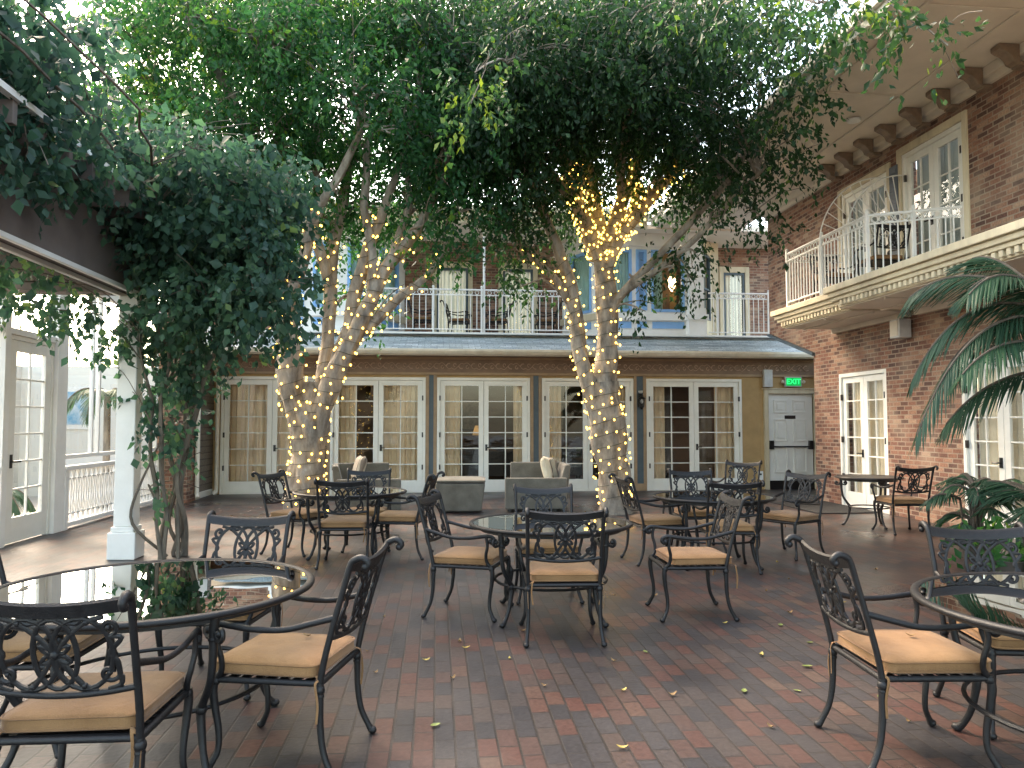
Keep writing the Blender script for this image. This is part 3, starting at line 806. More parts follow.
# ------------------------------------------------------------------ left: glazed lobby
lb = thing('conservatory', 'glazed white lobby wall on the left with a divided light door and lattice balustrade', 'building')
XL = LW(-5.3)
b = B(XL)
for u in (3.0, 4.4, 5.8, 7.2, 8.6): b.box(u - .06, u + .06, -.06, .06, 0, 3.6)
b.box(9.86, 9.98, -.06, .06, 0, 3.6); b.box(11.13, 11.42, -.06, .08, 0, 3.6)
b.box(2.9, 11.4, -.05, .05, 2.62, 2.70); b.box(2.9, 16.6, -.07, .07, 3.5, 3.62)
for u in (12.6, 13.85, 15.1): b.box(u - .025, u + .025, -.03, .03, 1.06, 3.5)
b.box(12.35, 12.39, -.03, .03, 1.06, 3.5)
b.box(11.42, 15.2, -.04, .04, 1.0, 1.06); b.box(2.9, 9.86, -.05, .05, .9, .97); b.box(2.9, 9.86, -.05, .05, 0, .12)
b.build('frame', M['white'], lb, bevel=.005)
b = B(XL)
b.add([(2.9, 0, .12), (9.86, 0, .12), (9.86, 0, 3.5), (2.9, 0, 3.5)], [(0, 1, 2, 3)]); b.add([(9.98, 0, 2.7), (11.13, 0, 2.7), (11.13, 0, 3.5), (9.98, 0, 3.5)], [(0, 1, 2, 3)])
b.add([(11.42, 0, 1.06), (15.2, 0, 1.06), (15.2, 0, 3.5), (11.42, 0, 3.5)], [(0, 1, 2, 3)])
b.build('glass', M['pane'], lb)
# single door
f = B(XL); f.box(9.985, 10.04, -.05, .03, 0, 2.615); f.box(11.07, 11.125, -.05, .03, 0, 2.615); f.box(10.04, 11.07, -.05, .03, 2.56, 2.615)
dr = f.build('glazed_door', M['door_white'], lb, bevel=.004)
l = B(XL); a, c = 10.045, 11.065; l.box(a, a + .15, -.03, .02, .02, 2.555); l.box(c - .15, c, -.03, .02, .02, 2.555); l.box(a + .15, c - .15, -.03, .02, .02, .33); l.box(a + .15, c - .15, -.03, .02, 2.42, 2.555)
l.box(10.545, 10.565, -.02, .012, .33, 2.42)
for k in range(1, 6):
    z = .33 + 2.09 * k / 6; l.box(a + .15, 10.545, -.02, .011, z - .012, z + .012); l.box(10.565, c - .15, -.02, .011, z - .012, z + .012)
l.build('door_leaf', M['door_white'], dr, bevel=.003)
g = B(XL); g.add([(a + .15, -.005, .33), (c - .15, -.005, .33), (c - .15, -.005, 2.42), (a + .15, -.005, 2.42)], [(0, 1, 2, 3)]); g.build('glass', M['pane'], dr)
h = B(XL); h.box(10.10, 10.15, .02, .03, .95, 1.12); h.tube([(10.125, .03, 1.03), (10.125, .08, 1.03), (10.23, .085, 1.03)], .012, 6); h.build('handle', M['black'], dr)
# lattice balustrade
b = B(XL)
b.box(11.43, 15.2, -.03, .10, .84, .90); b.box(11.43, 15.2, -.01, .08, .04, .10)
for u in (11.47, 13.3, 15.14): b.box(u - .05, u + .05, -.02, .09, 0, .84)
bl = b.build('balustrade', M['white'], lb, bevel=.006)
b = B(XL)
n = 22
for i in range(n):
    u = 11.56 + i * (3.55 / n)
    if abs(u - 13.3) < .08: continue
    b.tube(sm([(u, .035, .10), (u + .035, .035, .22), (u + .012, .035, .32), (u + .045, .035, .45), (u + .012, .035, .60), (u + .035, .035, .72), (u, .035, .84)], 3), .016, 5, flat=.6)
    b.tube(sm([(u + .09, .035, .10), (u + .055, .035, .22), (u + .078, .035, .32), (u + .045, .035, .45), (u + .078, .035, .60), (u + .055, .035, .72), (u + .09, .035, .84)], 3), .016, 5, flat=.6)
    b.box(u - .02, u + .11, .02, .05, .20, .225); b.box(u - .02, u + .11, .02, .05, .70, .725)
    b.box(u + .115, u + .137, .022, .048, .226, .699)
b.build('lattice_panel', M['white'], bl)
# lobby interior (open to the sky, as a glass roofed atrium would be)
b = B(); b.box(-8.7, -8.55, 2, 17.2, .0, 2.7); b.box(-8.55, -5.4, 16.7, 16.8, 0, 2.7); b.build('lobby_wall', M['lobby'], lb)
b = B(); b.box(-8.55, -5.4, 2, 16.7, .004, .012); b.build('lobby_floor', M['stone'], lb)
b = B(); b.box(-8.56, -8.5, 11.9, 12.1, .161, 2.7); b.box(-8.56, -8.5, 14.1, 14.3, .161, 2.7); b.box(-8.55, -8.50, 2, 16.7, 0, .16); b.build('lobby_trim', M['white'], lb)
# brick pier, siding return and downspouts at the left rear corner
pr = thing('brick_pier', 'red brick pier behind the vine beside two pale downspouts', 'wall')
b = B(); b.box(-5.35, -4.74, 15.2, 15.75, 0, 3.7); b.build('pier', M['brick'], pr)
b = B(); b.box(-5.35, -4.80, 15.751, 17.14, 0, 3.62); b.build('siding', M['siding'], pr)
b = B(); b.box(-4.799, -4.77, 15.752, 17.0, 0, .12); b.box(-4.799, -4.772, 15.9, 16.02, .12, 2.9); b.build('trim', M['white'], pr)
b = B(); b.tube([(-4.68, 15.62, 3.7), (-4.68, 15.62, .15), (-4.64, 15.55, .06)], .045, 8); b.build('downspout', M['gutter'], pr)
b = B(); b.box(-4.80, -4.77, 16.1, 16.75, 3.05, 3.55); b.build('vent_panel', M['white'], pr)
# pergola over the walkway
pg = thing('pergola', 'taupe pergola with a white post and slatted top over the left walkway', 'pergola')
b = B(); x, y = -3.47, 9.06
b.box(x - .105, x + .105, y - .105, y + .105, .36, 2.95); b.box(x - .15, x + .15, y - .15, y + .15, 0, .30); b.box(x - .125, x + .125, y - .125, y + .125, .30, .36)
b.build('post', M['white'], pg, bevel=.012)
for yy in (4.6, .4):
    b = B(); b.box(x - .115, x + .115, yy - .115, yy + .115, .36, 2.95); b.box(x - .165, x + .165, yy - .165, yy + .165, 0, .30); b.build('post', M['white'], pg, bevel=.012)
b = B(); b.box(-3.62, -3.38, -1, 9.3, 3.0, 3.62); b.box(-5.2, -3.62, 9.06, 9.3, 3.0, 3.62); b.build('fascia_beam', M['taupe'], pg, bevel=.006)
b = B(); b.box(-3.41, -3.36, -1, 9.32, 2.955, 2.999); b.box(-3.63, -3.58, -1, 9.32, 2.955, 2.999); b.build('beam_trim', M['white'], pg, bevel=.004)
for i, yy in enumerate(np.arange(.2, 9.4, .42)):
    b = B(); b.box(-5.22, -3.0, yy - .03, yy + .03, 3.63, 3.80); b.build('rafter', M['taupe'], pg, bevel=.004)
b = B()
for xx in np.arange(-5.1, -2.95, .30): b.box(xx - .03, xx + .03, 0, 9.3, 3.802, 3.85)
b.build('slats', M['white'], pg)
# ------------------------------------------------------------------ trees
def flute(n, amp, seed):
    return lambda a, i, p: 1 + amp * math.sin(n * a + .5 * i + seed) * .6 + amp * 1.3 * noise.noise(Vector((math.cos(a) * 1.4 + seed, math.sin(a) * 1.4, p.z * 1.6)))

def limb(b, pts, radii, seg=10, n=7, fl=.10, nf=5, seed=0, jit=.0):
    P = sm(pts, n); Rr = lerp_list(radii, n)
    if jit:
        P = [p + Vector((noise.noise(p * 1.7 + Vector((seed, 0, 0))), noise.noise(p * 1.7 + Vector((0, seed, 9))), 0)) * jit if 0 < i < len(P) - 1 else p for i, p in enumerate(P)]
    b.tube(P, Rr, seg, flute=flute(nf, fl, seed))
    return P, Rr

def grow_to(b, targets, skeleton, r0=.035, sd=0):
    """thin branches from the nearest skeleton point out to each clump"""
    SK = [(Vector(p), r) for P, Rr in skeleton for p, r in zip(P, Rr)]
    out = []
    for k, t in enumerate(targets):
        t = Vector(t)
        best = min(SK, key=lambda s: (s[0] - t).length + max(0, s[0].z - t.z + .3) * .8 + (0 if s[1] > .03 else .2))
        p = best[0]; d = t - p
        m1 = p + d * .4 + Vector((random.uniform(-.15, .15), random.uniform(-.15, .15), .12 * d.length + random.uniform(0, .2)))
        r = min(best[1] * .6, r0 * (.6 + .25 * d.length))
        P = sm([p, m1, t], 5)
        b.tube(P, lerp_list([r, r * .7, .008], 5), 6)
        for j in range(3):
            q = P[random.randint(4, 9)]
            e = t + Vector((random.uniform(-.5, .5), random.uniform(-.5, .5), random.uniform(-.2, .5)))
            b.tube(sm([q, q.lerp(e, .5) + Vector((0, 0, .08)), e], 3), lerp_list([r * .45, r * .3, .005], 3), 5)
        out.append(P)
    return out

def helix(P, Rr, pitch, off=.012, ph=0):
    """points of a wire wound round a limb"""
    out = []
    L = 0; prev = P[0]
    S = [0]
    for a, c in zip(P[:-1], P[1:]):
        S.append(S[-1] + (c - a).length)
    tot = S[-1]; n = int(tot / pitch * 12)
    j = 0
    for i in range(n + 1):
        s = tot * i / max(n, 1)
        while j < len(S) - 2 and S[j + 1] < s: j += 1
        f = (s - S[j]) / max(S[j + 1] - S[j], 1e-6)
        p = P[j].lerp(P[j + 1], f); r = Rr[j] + (Rr[j + 1] - Rr[j]) * f
        t = (P[j + 1] - P[j]).normalized()
        u = t.cross(Vector((.3, 1, 0))).normalized(); v = t.cross(u)
        a = s / pitch * 2 * PI + ph
        wob = 1 + .04 * math.sin(a * 3.1)
        out.append(p + (u * math.cos(a) + v * math.sin(a)) * (r * 1.10 * wob + off))
    return out

bulb_proto = None
def string_lights(label, group, runs, spacing, seed):
    """runs: (P, R, pitch) wound wires; every bulb its own part up to 100, nearest to the camera first"""
    global bulb_proto
    rnd = random.Random(seed)
    t = thing('string_lights', label, 'string lights', (0, 0, 0), 0, None)
    wb = B(); bulbs = []
    for k, (P, Rr, pitch, sp) in enumerate(runs):
        H = helix(P, Rr, pitch, ph=k * 1.3 + seed)
        if len(H) < 3: continue
        wb.tube(H, .0045, 4)
        acc = rnd.uniform(0, sp)
        for a, c in zip(H[:-1], H[1:]):
            acc += (c - a).length
            if acc >= sp:
                acc -= sp * rnd.uniform(.75, 1.25)
                axis_near = min(P, key=lambda q: (q - c).length)
                o = (c - axis_near).normalized()
                bulbs.append(c + o * rnd.uniform(.008, .035) + Vector((rnd.uniform(-.012, .012), rnd.uniform(-.012, .012), rnd.uniform(-.09, .07))))
    wb.build('wire', M['wire'], t)
    bulbs.sort(key=lambda p: p.y + .0 * p.z)
    for i, p in enumerate(bulbs[:100]):
        if bulb_proto is None:
            bb = B(); bb.ball((0, 0, 0), .016, 8, 1.25)
            bulb_proto = bb.build('bulb', M['bulb'], t); o = bulb_proto
        else:
            o = bulb_proto.copy(); COL.objects.link(o); o.parent = t
        o.location = p
    if len(bulbs) > 100:
        bb = B()
        for p in bulbs[100:]: bb.ball(p, .016, 6, 1.25)
        tag(bb.build('bulbs', M['bulb'], t), kind='stuff')
    return len(bulbs)

V = Vector
# --- left tree
tl = thing('ficus_tree', 'left tree with thick forked pale trunk and green crown before the leftmost doors', 'tree', (-2.0, 12.08, 0)); tl.location = (0, 0, 0)
b = B()
SKL = []
base = limb(b, [(-2.03, 12.1, -.02), (-2.0, 12.08, .22), (-1.99, 12.06, .8), (-1.95, 12.03, 1.35), (-1.93, 12.02, 1.75), (-1.92, 12.02, 2.15)], [.36, .27, .235, .25, .24, .10], 24, 8, .26, 4, 1)
La = limb(b, [(-2.05, 12.0, 1.05), (-2.16, 11.98, 1.8), (-2.24, 11.95, 2.4), (-2.30, 11.95, 2.95), (-2.38, 11.9, 3.6), (-2.52, 11.8, 4.6), (-2.75, 11.7, 5.5), (-3.1, 11.6, 6.4), (-3.9, 11.3, 7.9)], [.13, .17, .185, .185, .16, .125, .10, .08, .04], 16, 6, .22, 4, 2, .05)
Lb = limb(b, [(-1.92, 12.1, 1.1), (-1.82, 12.15, 1.9), (-1.74, 12.25, 2.6), (-1.71, 12.3, 3.1), (-1.68, 12.4, 4.2), (-1.5, 12.5, 5.3), (-1.2, 12.6, 7.2)], [.14, .14, .115, .105, .095, .08, .04], 12, 6, .14, 4, 3, .05)
Lc = limb(b, [(-1.86, 11.95, 1.25), (-1.68, 11.9, 1.95), (-1.42, 11.85, 2.5), (-1.22, 11.82, 2.95), (-1.0, 11.8, 3.45), (-.82, 11.8, 3.9), (-.3, 11.8, 4.5), (.15, 11.7, 5.6), (.5, 11.6, 7.0)], [.13, .155, .135, .12, .11, .10, .08, .06, .03], 12, 6, .12, 4, 4, .05)
Ld = limb(b, [(-1.55, 11.95, 2.2), (-1.40, 12.0, 2.9), (-1.3, 12.0, 3.5), (-.98, 11.9, 4.4), (-.65, 11.8, 5.3), (-.25, 11.6, 6.8)], [.13, .12, .11, .085, .06, .03], 10, 6, .1, 4, 5, .06)
Le = limb(b, [(-2.33, 11.92, 3.1), (-2.05, 11.6, 3.9), (-1.75, 11.4, 4.7), (-1.35, 11.2, 5.3), (-1.0, 11.1, 6.0)], [.12, .09, .07, .06, .03], 9, 6, .1, 4, 6, .05)
Lf = limb(b, [(-2.42, 11.9, 3.9), (-2.8, 11.7, 4.6), (-3.4, 11.5, 5.4), (-4.2, 11.4, 6.4)], [.10, .08, .06, .03], 9, 6, .1, 4, 7, .05)
Lg = limb(b, [(-1.0, 11.8, 3.45), (-1.0, 11.7, 4.2), (-1.12, 11.6, 5.0), (-1.0, 11.5, 5.9), (-.62, 11.4, 6.3)], [.08, .07, .06, .05, .03], 9, 6, .1, 4, 8, .06)
Lh = limb(b, [(-2.46, 11.85, 4.2), (-2.25, 11.7, 5.2), (-2.45, 11.6, 6.4), (-2.1, 11.5, 7.6)], [.10, .08, .06, .03], 9, 6, .1, 4, 9, .08)
Li = limb(b, [(-.82, 11.8, 3.9), (-.55, 11.9, 4.6), (-.45, 12.0, 5.6), (-.3, 12.1, 6.6)], [.07, .06, .05, .03], 9, 6, .1, 4, 10, .08)
Lj = limb(b, [(-1.1, 11.9, 2.9), (-.72, 11.95, 3.35), (-.25, 12.0, 3.75), (.15, 12.0, 4.3)], [.085, .075, .06, .03], 9, 6, .1, 4, 11, .06)
Lk = limb(b, [(-1.69, 12.35, 3.6), (-1.95, 12.1, 4.6), (-1.85, 11.9, 5.6), (-1.95, 11.7, 6.8)], [.09, .075, .06, .03], 9, 6, .1, 4, 12, .07)
SKL = [La, Lb, Lc, Ld, Le, Lf, Lg, Lh, Li, Lj, Lk]
trunkL = b
rnd = random.Random(3)
CL = []
for _ in range(230):
    for _t in range(50):
        x = rnd.uniform(-5.8, 1.4); y = rnd.uniform(9.9, 14.4); z = rnd.uniform(4.2, 9.4)
        e = ((x + 2.2) / 3.7) ** 2 + ((y - 12.0) / 2.5) ** 2 + ((z - 7.0) / 2.6) ** 2
        if e > 1: continue
        if z > 1.9 + .56 * y: continue
        if x < -4.5 and z > 6.2: continue
        if y > 13.2 and rnd.random() < .6: continue
        # leave the fork open towards the camera
        if y < 12.3 and -3.0 < x < .1 and z < 5.6 - .25 * abs(x + 1.4): continue
        break
    else: continue
    r = rnd.uniform(.42, .75)
    CL.append((x, y, z, r * 1.1, r, r * .75, int(28 * r * r / .3), (z - 7) * .03 + (-x - 1.5) * .045))  # tint brightens up and leftwards: sunlit side painted into the leaves
CL += [(-.1, 11.4, 4.5, .5, .5, .45, 30, -.05), (.45, 11.3, 4.7, .6, .5, .55, 40, -.08), (.6, 11.6, 5.3, .6, .6, .5, 40, -.08), (.15, 11.9, 4.15, .35, .35, .3, 18, -.05), (.85, 11.8, 5.9, .6, .6, .6, 40, -.1),
       (-1.0, 12.3, 3.25, .28, .28, .25, 12, 0), (-1.25, 12.6, 3.6, .3, .3, .4, 14, 0), (-3.1, 11.3, 4.6, .6, .6, .6, 50, .05), (-3.5, 11.2, 5.4, .7, .6, .6, 60, .12), (-3.0, 10.8, 3.9, .5, .5, .45, 34, .02), (-4.3, 11.2, 6.2, .7, .7, .6, 60, .2), (-3.6, 10.9, 4.6, .6, .5, .6, 46, .1),
       (-2.7, 11.2, 5.9, .5, .5, .5, 30, .1), (-4.4, 11.3, 5.0, .7, .6, .6, 46, .15), (-2.0, 11.0, 6.2, .5, .4, .4, 26, .05), (-1.5, 11.4, 4.9, .3, .3, .3, 12, 0)]
twL = grow_to(trunkL, [c[:3] for c in CL], SKL, .04)
trunkL.build('trunk', M['bark'], tl)
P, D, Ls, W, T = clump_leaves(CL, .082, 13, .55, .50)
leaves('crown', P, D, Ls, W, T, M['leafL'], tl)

# --- right tree
tr = thing('ficus_tree', 'right tree with leaning twin stemmed trunk and dark crown before the fourth french door', 'tree', (0, 0, 0))
b = B()
Ra = limb(b, [(3.03, 12.78, -.02), (3.0, 12.75, .25), (2.95, 12.72, .7), (2.90, 12.7, 1.2), (2.80, 12.68, 1.75), (2.76, 12.68, 2.2)], [.32, .24, .245, .27, .28, .25], 22, 8, .22, 4, 21)
Rb = limb(b, [(2.82, 12.68, 1.5), (2.80, 12.68, 2.1), (2.86, 12.68, 2.7), (2.87, 12.7, 3.4), (2.82, 12.7, 4.1), (2.78, 12.72, 4.6)], [.2, .20, .175, .165, .165, .165], 16, 7, .16, 4, 22)
Rc = limb(b, [(2.74, 12.66, 1.45), (2.62, 12.64, 1.9), (2.47, 12.6, 2.3), (2.36, 12.6, 2.8), (2.33, 12.58, 3.3), (2.22, 12.55, 3.8), (1.98, 12.5, 4.4), (1.65, 12.4, 5.3), (1.15, 12.2, 6.8)], [.14, .14, .125, .12, .115, .105, .09, .075, .04], 12, 6, .12, 4, 23, .04)
Rd = limb(b, [(2.74, 12.7, 4.3), (2.5, 12.6, 4.9), (2.25, 12.5, 5.4), (1.95, 12.3, 6.4), (1.5, 12.0, 8.0)], [.15, .13, .115, .09, .04], 12, 6, .12, 4, 24, .05)
Re = limb(b, [(2.78, 12.75, 4.4), (2.72, 12.9, 5.2), (2.6, 13.0, 6.2), (2.75, 13.1, 7.6)], [.15, .12, .10, .05], 12, 6, .12, 4, 25, .05)
Rf = limb(b, [(2.84, 12.68, 4.3), (3.02, 12.6, 5.0), (3.25, 12.55, 5.6), (3.6, 12.4, 6.5), (4.1, 12.1, 7.8)], [.14, .12, .105, .08, .04], 12, 6, .12, 4, 26, .05)
Rg = limb(b, [(2.86, 12.65, 4.2), (3.15, 12.5, 4.75), (3.55, 12.4, 5.3), (4.0, 12.2, 5.8), (4.5, 12.0, 6.5)], [.12, .10, .09, .07, .035], 11, 6, .12, 4, 27, .05)
Rh = limb(b, [(2.92, 12.6, 3.45), (3.15, 12.5, 3.75), (3.6, 12.3, 4.25), (4.2, 12.0, 4.9), (4.75, 11.7, 5.55), (5.0, 11.3, 6.2)], [.075, .075, .068, .06, .05, .03], 11, 6, .08, 4, 28, .03)
Ri = limb(b, [(3.1, 12.52, 3.68), (3.9, 12.0, 4.28), (4.5, 11.5, 4.9), (4.9, 10.9, 5.4)], [.06, .055, .045, .025], 9, 6, .08, 4, 29, .04)
Rj = limb(b, [(2.36, 12.58, 3.1), (2.1, 12.55, 3.7), (1.75, 12.5, 4.1), (1.3, 12.4, 4.4)], [.075, .07, .055, .03], 9, 6, .1, 4, 30, .05)
Rk = limb(b, [(2.4, 12.55, 5.1), (1.9, 12.2, 5.5), (1.2, 11.8, 6.0), (.5, 11.4, 6.8)], [.085, .075, .06, .03], 9, 6, .1, 4, 31, .05)
Rl = limb(b, [(3.1, 12.58, 5.2), (3.0, 11.9, 6.2), (3.1, 11.0, 7.0), (3.3, 9.8, 7.4)], [.08, .07, .055, .03], 9, 6, .1, 4, 32, .05)
Rm = limb(b, [(2.7, 12.7, 4.5), (2.45, 12.75, 5.1), (2.4, 12.8, 5.8), (2.1, 12.8, 7)], [.10, .09, .08, .04], 9, 6, .1, 4, 33, .05)
Rn = limb(b, [(2.9, 12.65, 4.4), (3.3, 12.75, 5.1), (3.45, 12.8, 6.0), (3.2, 12.9, 7.2)], [.10, .085, .07, .04], 9, 6, .1, 4, 34, .05)
SKR = [Rb, Rc, Rd, Re, Rf, Rg, Rh, Ri, Rj, Rk, Rl, Rm, Rn]
trunkR = b
CR = []
rnd = random.Random(5)
for _ in range(225):
    for _t in range(60):
        x = rnd.uniform(-.6, 5.9); y = rnd.uniform(8.6, 15.0); z = rnd.uniform(4.6, 9.6)
        e = ((x - 2.6) / 3.3) ** 2 + ((y - 11.9) / 3.1) ** 2 + ((z - 7.3) / 2.5) ** 2
        if e > 1: continue
        if y < 12.9 and 1.7 < x < 4.0 and z < 5.9: continue
        if x > 4.9 and z > 6.1: continue
        if z < 5.5 and x > 2.8: continue
        if y > 13.4 and rnd.random() < .6: continue
        if z > 1.9 + .56 * y: continue
        break
    else: continue
    r = rnd.uniform(.42, .78)
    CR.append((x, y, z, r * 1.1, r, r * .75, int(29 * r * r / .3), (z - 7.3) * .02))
CR += [(1.2, 12.3, 4.5, .5, .5, .4, 34, -.05), (.8, 12.2, 5.0, .5, .5, .5, 36, -.05), (1.5, 12.6, 4.1, .4, .4, .35, 22, .02), (1.6, 12.4, 4.9, .4, .4, .4, 20, 0), (.3, 12.2, 5.3, .6, .6, .5, 44, -.05), (1.35, 12.4, 3.75, .22, .22, .2, 8, 0),
       (3.35, 12.3, 3.75, .22, .2, .18, 6, -.1), (3.75, 12.1, 4.0, .3, .3, .22, 12, -.1), (4.15, 11.9, 4.25, .35, .3, .3, 17, -.1), (4.1, 12.0, 3.75, .3, .2, .25, 11, -.1), (3.4, 12.2, 3.35, .18, .2, .15, 5, -.1), (4.5, 11.4, 4.6, .42, .35, .3, 13, -.1), (4.65, 11.6, 5.3, .5, .5, .4, 15, -.1), (4.85, 10.7, 5.15, .45, .4, .3, 15, -.08), (4.9, 10.2, 5.5, .4, .4, .35, 16, -.05), (4.4, 10.6, 5.7, .5, .5, .45, 18, -.05), (4.75, 9.6, 5.9, .4, .4, .35, 26, .05), (4.2, 9.4, 6.1, .6, .6, .5, 50, 0), (5.05, 11.2, 4.65, .3, .3, .3, 12, -.1), (4.7, 9.0, 6.25, .4, .4, .3, 24, .1),
       (3.7, 11.9, 5.5, .5, .5, .35, 13, -.1), (4.3, 8.6, 6.3, .45, .4, .4, 32, .12), (3.6, 8.8, 6.6, .6, .6, .5, 46, .05), (5.15, 10.4, 5.2, .3, .3, .25, 10, .1)]
# near sprays hanging into the top edge of the view
CR += [(3.4, 6.6, 5.35, .45, .4, .2, 22, .12), (3.75, 6.3, 5.05, .35, .3, .16, 14, .12), (3.95, 6.1, 4.92, .22, .2, .12, 6, .18), (.35, 8.2, 5.0, .25, .25, .28, 10, .36), (.5, 8.4, 5.5, .4, .35, .28, 14, .2), (2.9, 7.3, 5.75, .6, .5, .3, 22, .10), (4.25, 6.2, 4.98, .25, .2, .10, 6, .15), (4.45, 6.15, 4.82, .15, .15, .08, 3, .2)]
Rp = limb(trunkR, [(3.25, 9.9, 7.35), (3.2, 8.6, 6.9), (3.2, 7.4, 6.0), (3.5, 6.6, 5.4)], [.035, .03, .022, .01], 6, 6, .05, 4, 35, .03)
Rq = limb(trunkR, [(1.2, 11.8, 6.0), (1.0, 10.6, 6.3), (.8, 9.4, 6.1), (.4, 8.3, 5.4)], [.02, .018, .014, .006], 6, 6, .05, 4, 36, .03)
SKR += [Rp, Rq]
grow_to(trunkR, [c[:3] for c in CR], SKR, .04)
trunkR.build('trunk', M['bark'], tr)
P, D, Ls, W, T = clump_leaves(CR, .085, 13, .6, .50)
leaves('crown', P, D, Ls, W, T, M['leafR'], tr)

def cut(run, z0, z1):
    P, Rr = run
    k = [i for i, p in enumerate(P) if z0 <= p.z <= z1]
    return [P[i] for i in k], [Rr[i] for i in k]
runs = []
for run, z0, z1, pitch, sp in ((base, .1, 1.9, .19, .135), (La, 1.5, 5.4, .21, .17), (Lb, 1.7, 4.6, .25, .19), (Lc, 1.6, 4.6, .21, .16), (Ld, 2.3, 4.8, .28, .19), (Le, 3.1, 4.9, .28, .2), (Lj, 2.9, 4.2, .22, .17), (Lg, 3.5, 4.8, .28, .2), (Lk, 3.6, 5.2, .28, .2)):
    P, Rr = cut(run, z0, z1)
    if len(P) > 2: runs.append((P, Rr, pitch, sp))
string_lights('warm white string lights wound round the left tree trunk and limbs', None, runs, .1, 1)
runs = []
for run, z0, z1, pitch, sp in ((Ra, .1, 2.1, .21, .16), (Rb, 2.1, 4.5, .22, .16), (Rc, 1.6, 4.3, .21, .17), (Rd, 4.2, 5.9, .14, .10), (Re, 4.3, 5.6, .15, .12), (Rf, 4.2, 6.0, .14, .10), (Rg, 4.2, 5.9, .14, .10), (Rm, 4.4, 6.0, .14, .11), (Rn, 4.3, 5.9, .14, .11), (Rj, 3.1, 4.4, .22, .17)):
    P, Rr = cut(run, z0, z1)
    if len(P) > 2: runs.append((P, Rr, pitch, sp))
string_lights('warm white string lights wound round the right tree, thickest at its fork', None, runs, .1, 2)

# --- climbing vine on the pergola
vn = thing('climbing_vine', 'dark leafy climbing vine with twisted stems rising beside the white pergola post', 'vine', (0, 0, 0))
b = B(); rnd = random.Random(9)
SV = []
for k in range(8):
    a = rnd.uniform(0, 2 * PI); r = rnd.uniform(.04, .2)
    p = [(-2.97 + r * math.cos(a), 9.05 + r * math.sin(a), 0)]
    for z in (.35, .8, 1.3, 1.8, 2.3, 2.8, 3.3):
        a += rnd.uniform(-.7, .7); rr = .11 + .085 * z + rnd.uniform(-.05, .08)
        p.append((-3.0 - .02 * z + rr * math.cos(a) * .75, 9.05 + rr * math.sin(a), z))
    SV.append(limb(b, p, [q * rnd.uniform(.45, .8) for q in (.05, .042, .04, .036, .03, .026, .02, .015)], 8, 5, .15, 3, k, .06))
SV.append(limb(b, [(-2.95, 9.0, .9), (-2.72, 8.95, 1.6), (-2.55, 8.9, 2.2), (-2.2, 8.8, 2.8), (-1.9, 8.7, 3.2)], [.03, .028, .025, .02, .012], 7, 5, .1, 3, 40, .03))
SV.append(limb(b, [(-3.0, 9.0, .02), (-3.35, 8.9, .4), (-3.3, 8.95, .8), (-3.1, 9.0, 1.3)], [.018, .018, .015, .01], 6, 5, .1, 3, 41, .03))
for k in range(7):
    x = -4.9 + k * .42
    SV.append(limb(b, [(-3.0, 9.0, 3.0), (x * .5 - 1.6, 7.8, 3.9), (x, 5.8, 4.0), (x - .2, 3.4, 4.05), (x, 1.5, 4.1)], [.014, .013, .011, .009, .006], 5, 5, .1, 3, 50 + k, .1))
CV = []
for _ in range(185):
    y = rnd.uniform(2.4, 9.2); x = rnd.uniform(-5.0, -2.95); z = rnd.uniform(3.7, 4.35) + (.42 if y < 6.5 else .22 if y < 8 else 0)
    r = rnd.uniform(.28, .48)
    CV.append((x, y, z, r, r * 1.2, r * .7, int(26 * r * r / .2), -.12))
for _ in range(62):
    y = rnd.uniform(7.6, 9.4); x = rnd.uniform(-3.4 if y > 8.7 else -3.0, -1.75); z = rnd.uniform(2.85, 4.4) - .22 * abs(x + 2.6)
    r = rnd.uniform(.26, .45)
    CV.append((x, y, z, r, r, r * .8, int(26 * r * r / .16), .02))
for _ in range(9):      # curtain hanging over the fascia
    y = rnd.uniform(4.6, 9.0); x = rnd.uniform(-3.3, -2.95); z = rnd.uniform(3.5, 3.95)
    r = rnd.uniform(.18, .32); CV.append((x, y, z, r, r * 1.3, r, int(16 * r * r / .08), -.08))
CV += [(-2.95, 8.95, 1.55, .16, .15, .3, 10, .1), (-2.8, 9.0, 2.5, .25, .25, .25, 18, .05), (-3.2, 9.0, 2.5, .25, .25, .25, 20, .05), (-2.95, 9.0, 1.75, .2, .2, .3, 14, .05), (-3.05, 9.0, 2.2, .25, .25, .3, 22, .05), (-2.75, 8.95, 2.05, .22, .2, .25, 14, .03), (-3.3, 8.9, 1.75, .16, .15, .2, 7, .1), (-3.1, 8.95, 1.15, .15, .15, .2, 5, .15), (-3.15, 9.0, .7, .15, .15, .2, 4, .2), (-2.55, 8.9, 2.55, .3, .25, .25, 22, 0), (-1.85, 8.7, 2.6, .2, .2, .22, 9, 0), (-2.05, 8.7, 2.75, .3, .25, .25, 18, 0),
       (-2.2, 8.8, 2.5, .14, .14, .18, 5, 0), (-1.72, 8.6, 2.95, .18, .18, .2, 8, 0), (-3.9, 7.6, 2.85, .3, .4, .25, 22, .2), (-4.3, 7.0, 2.9, .3, .4, .25, 20, .22), (-3.8, 8.4, 2.75, .3, .3, .22, 18, .18), (-3.9, 6.2, 2.95, .3, .4, .2, 16, .22), (-3.55, 8.7, 2.45, .18, .18, .25, 9, .15), (-4.4, 8.2, 2.7, .25, .3, .2, 12, .22), (-4.0, 5.6, 2.8, .25, .3, .2, 10, .22)]
grow_to(b, [c[:3] for c in CV], SV, .02)
b.build('stems', M['vinebark'], vn)
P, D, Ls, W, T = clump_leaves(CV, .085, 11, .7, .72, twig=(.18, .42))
leaves('foliage', P, D, Ls, W, T, M['leafV'], vn)

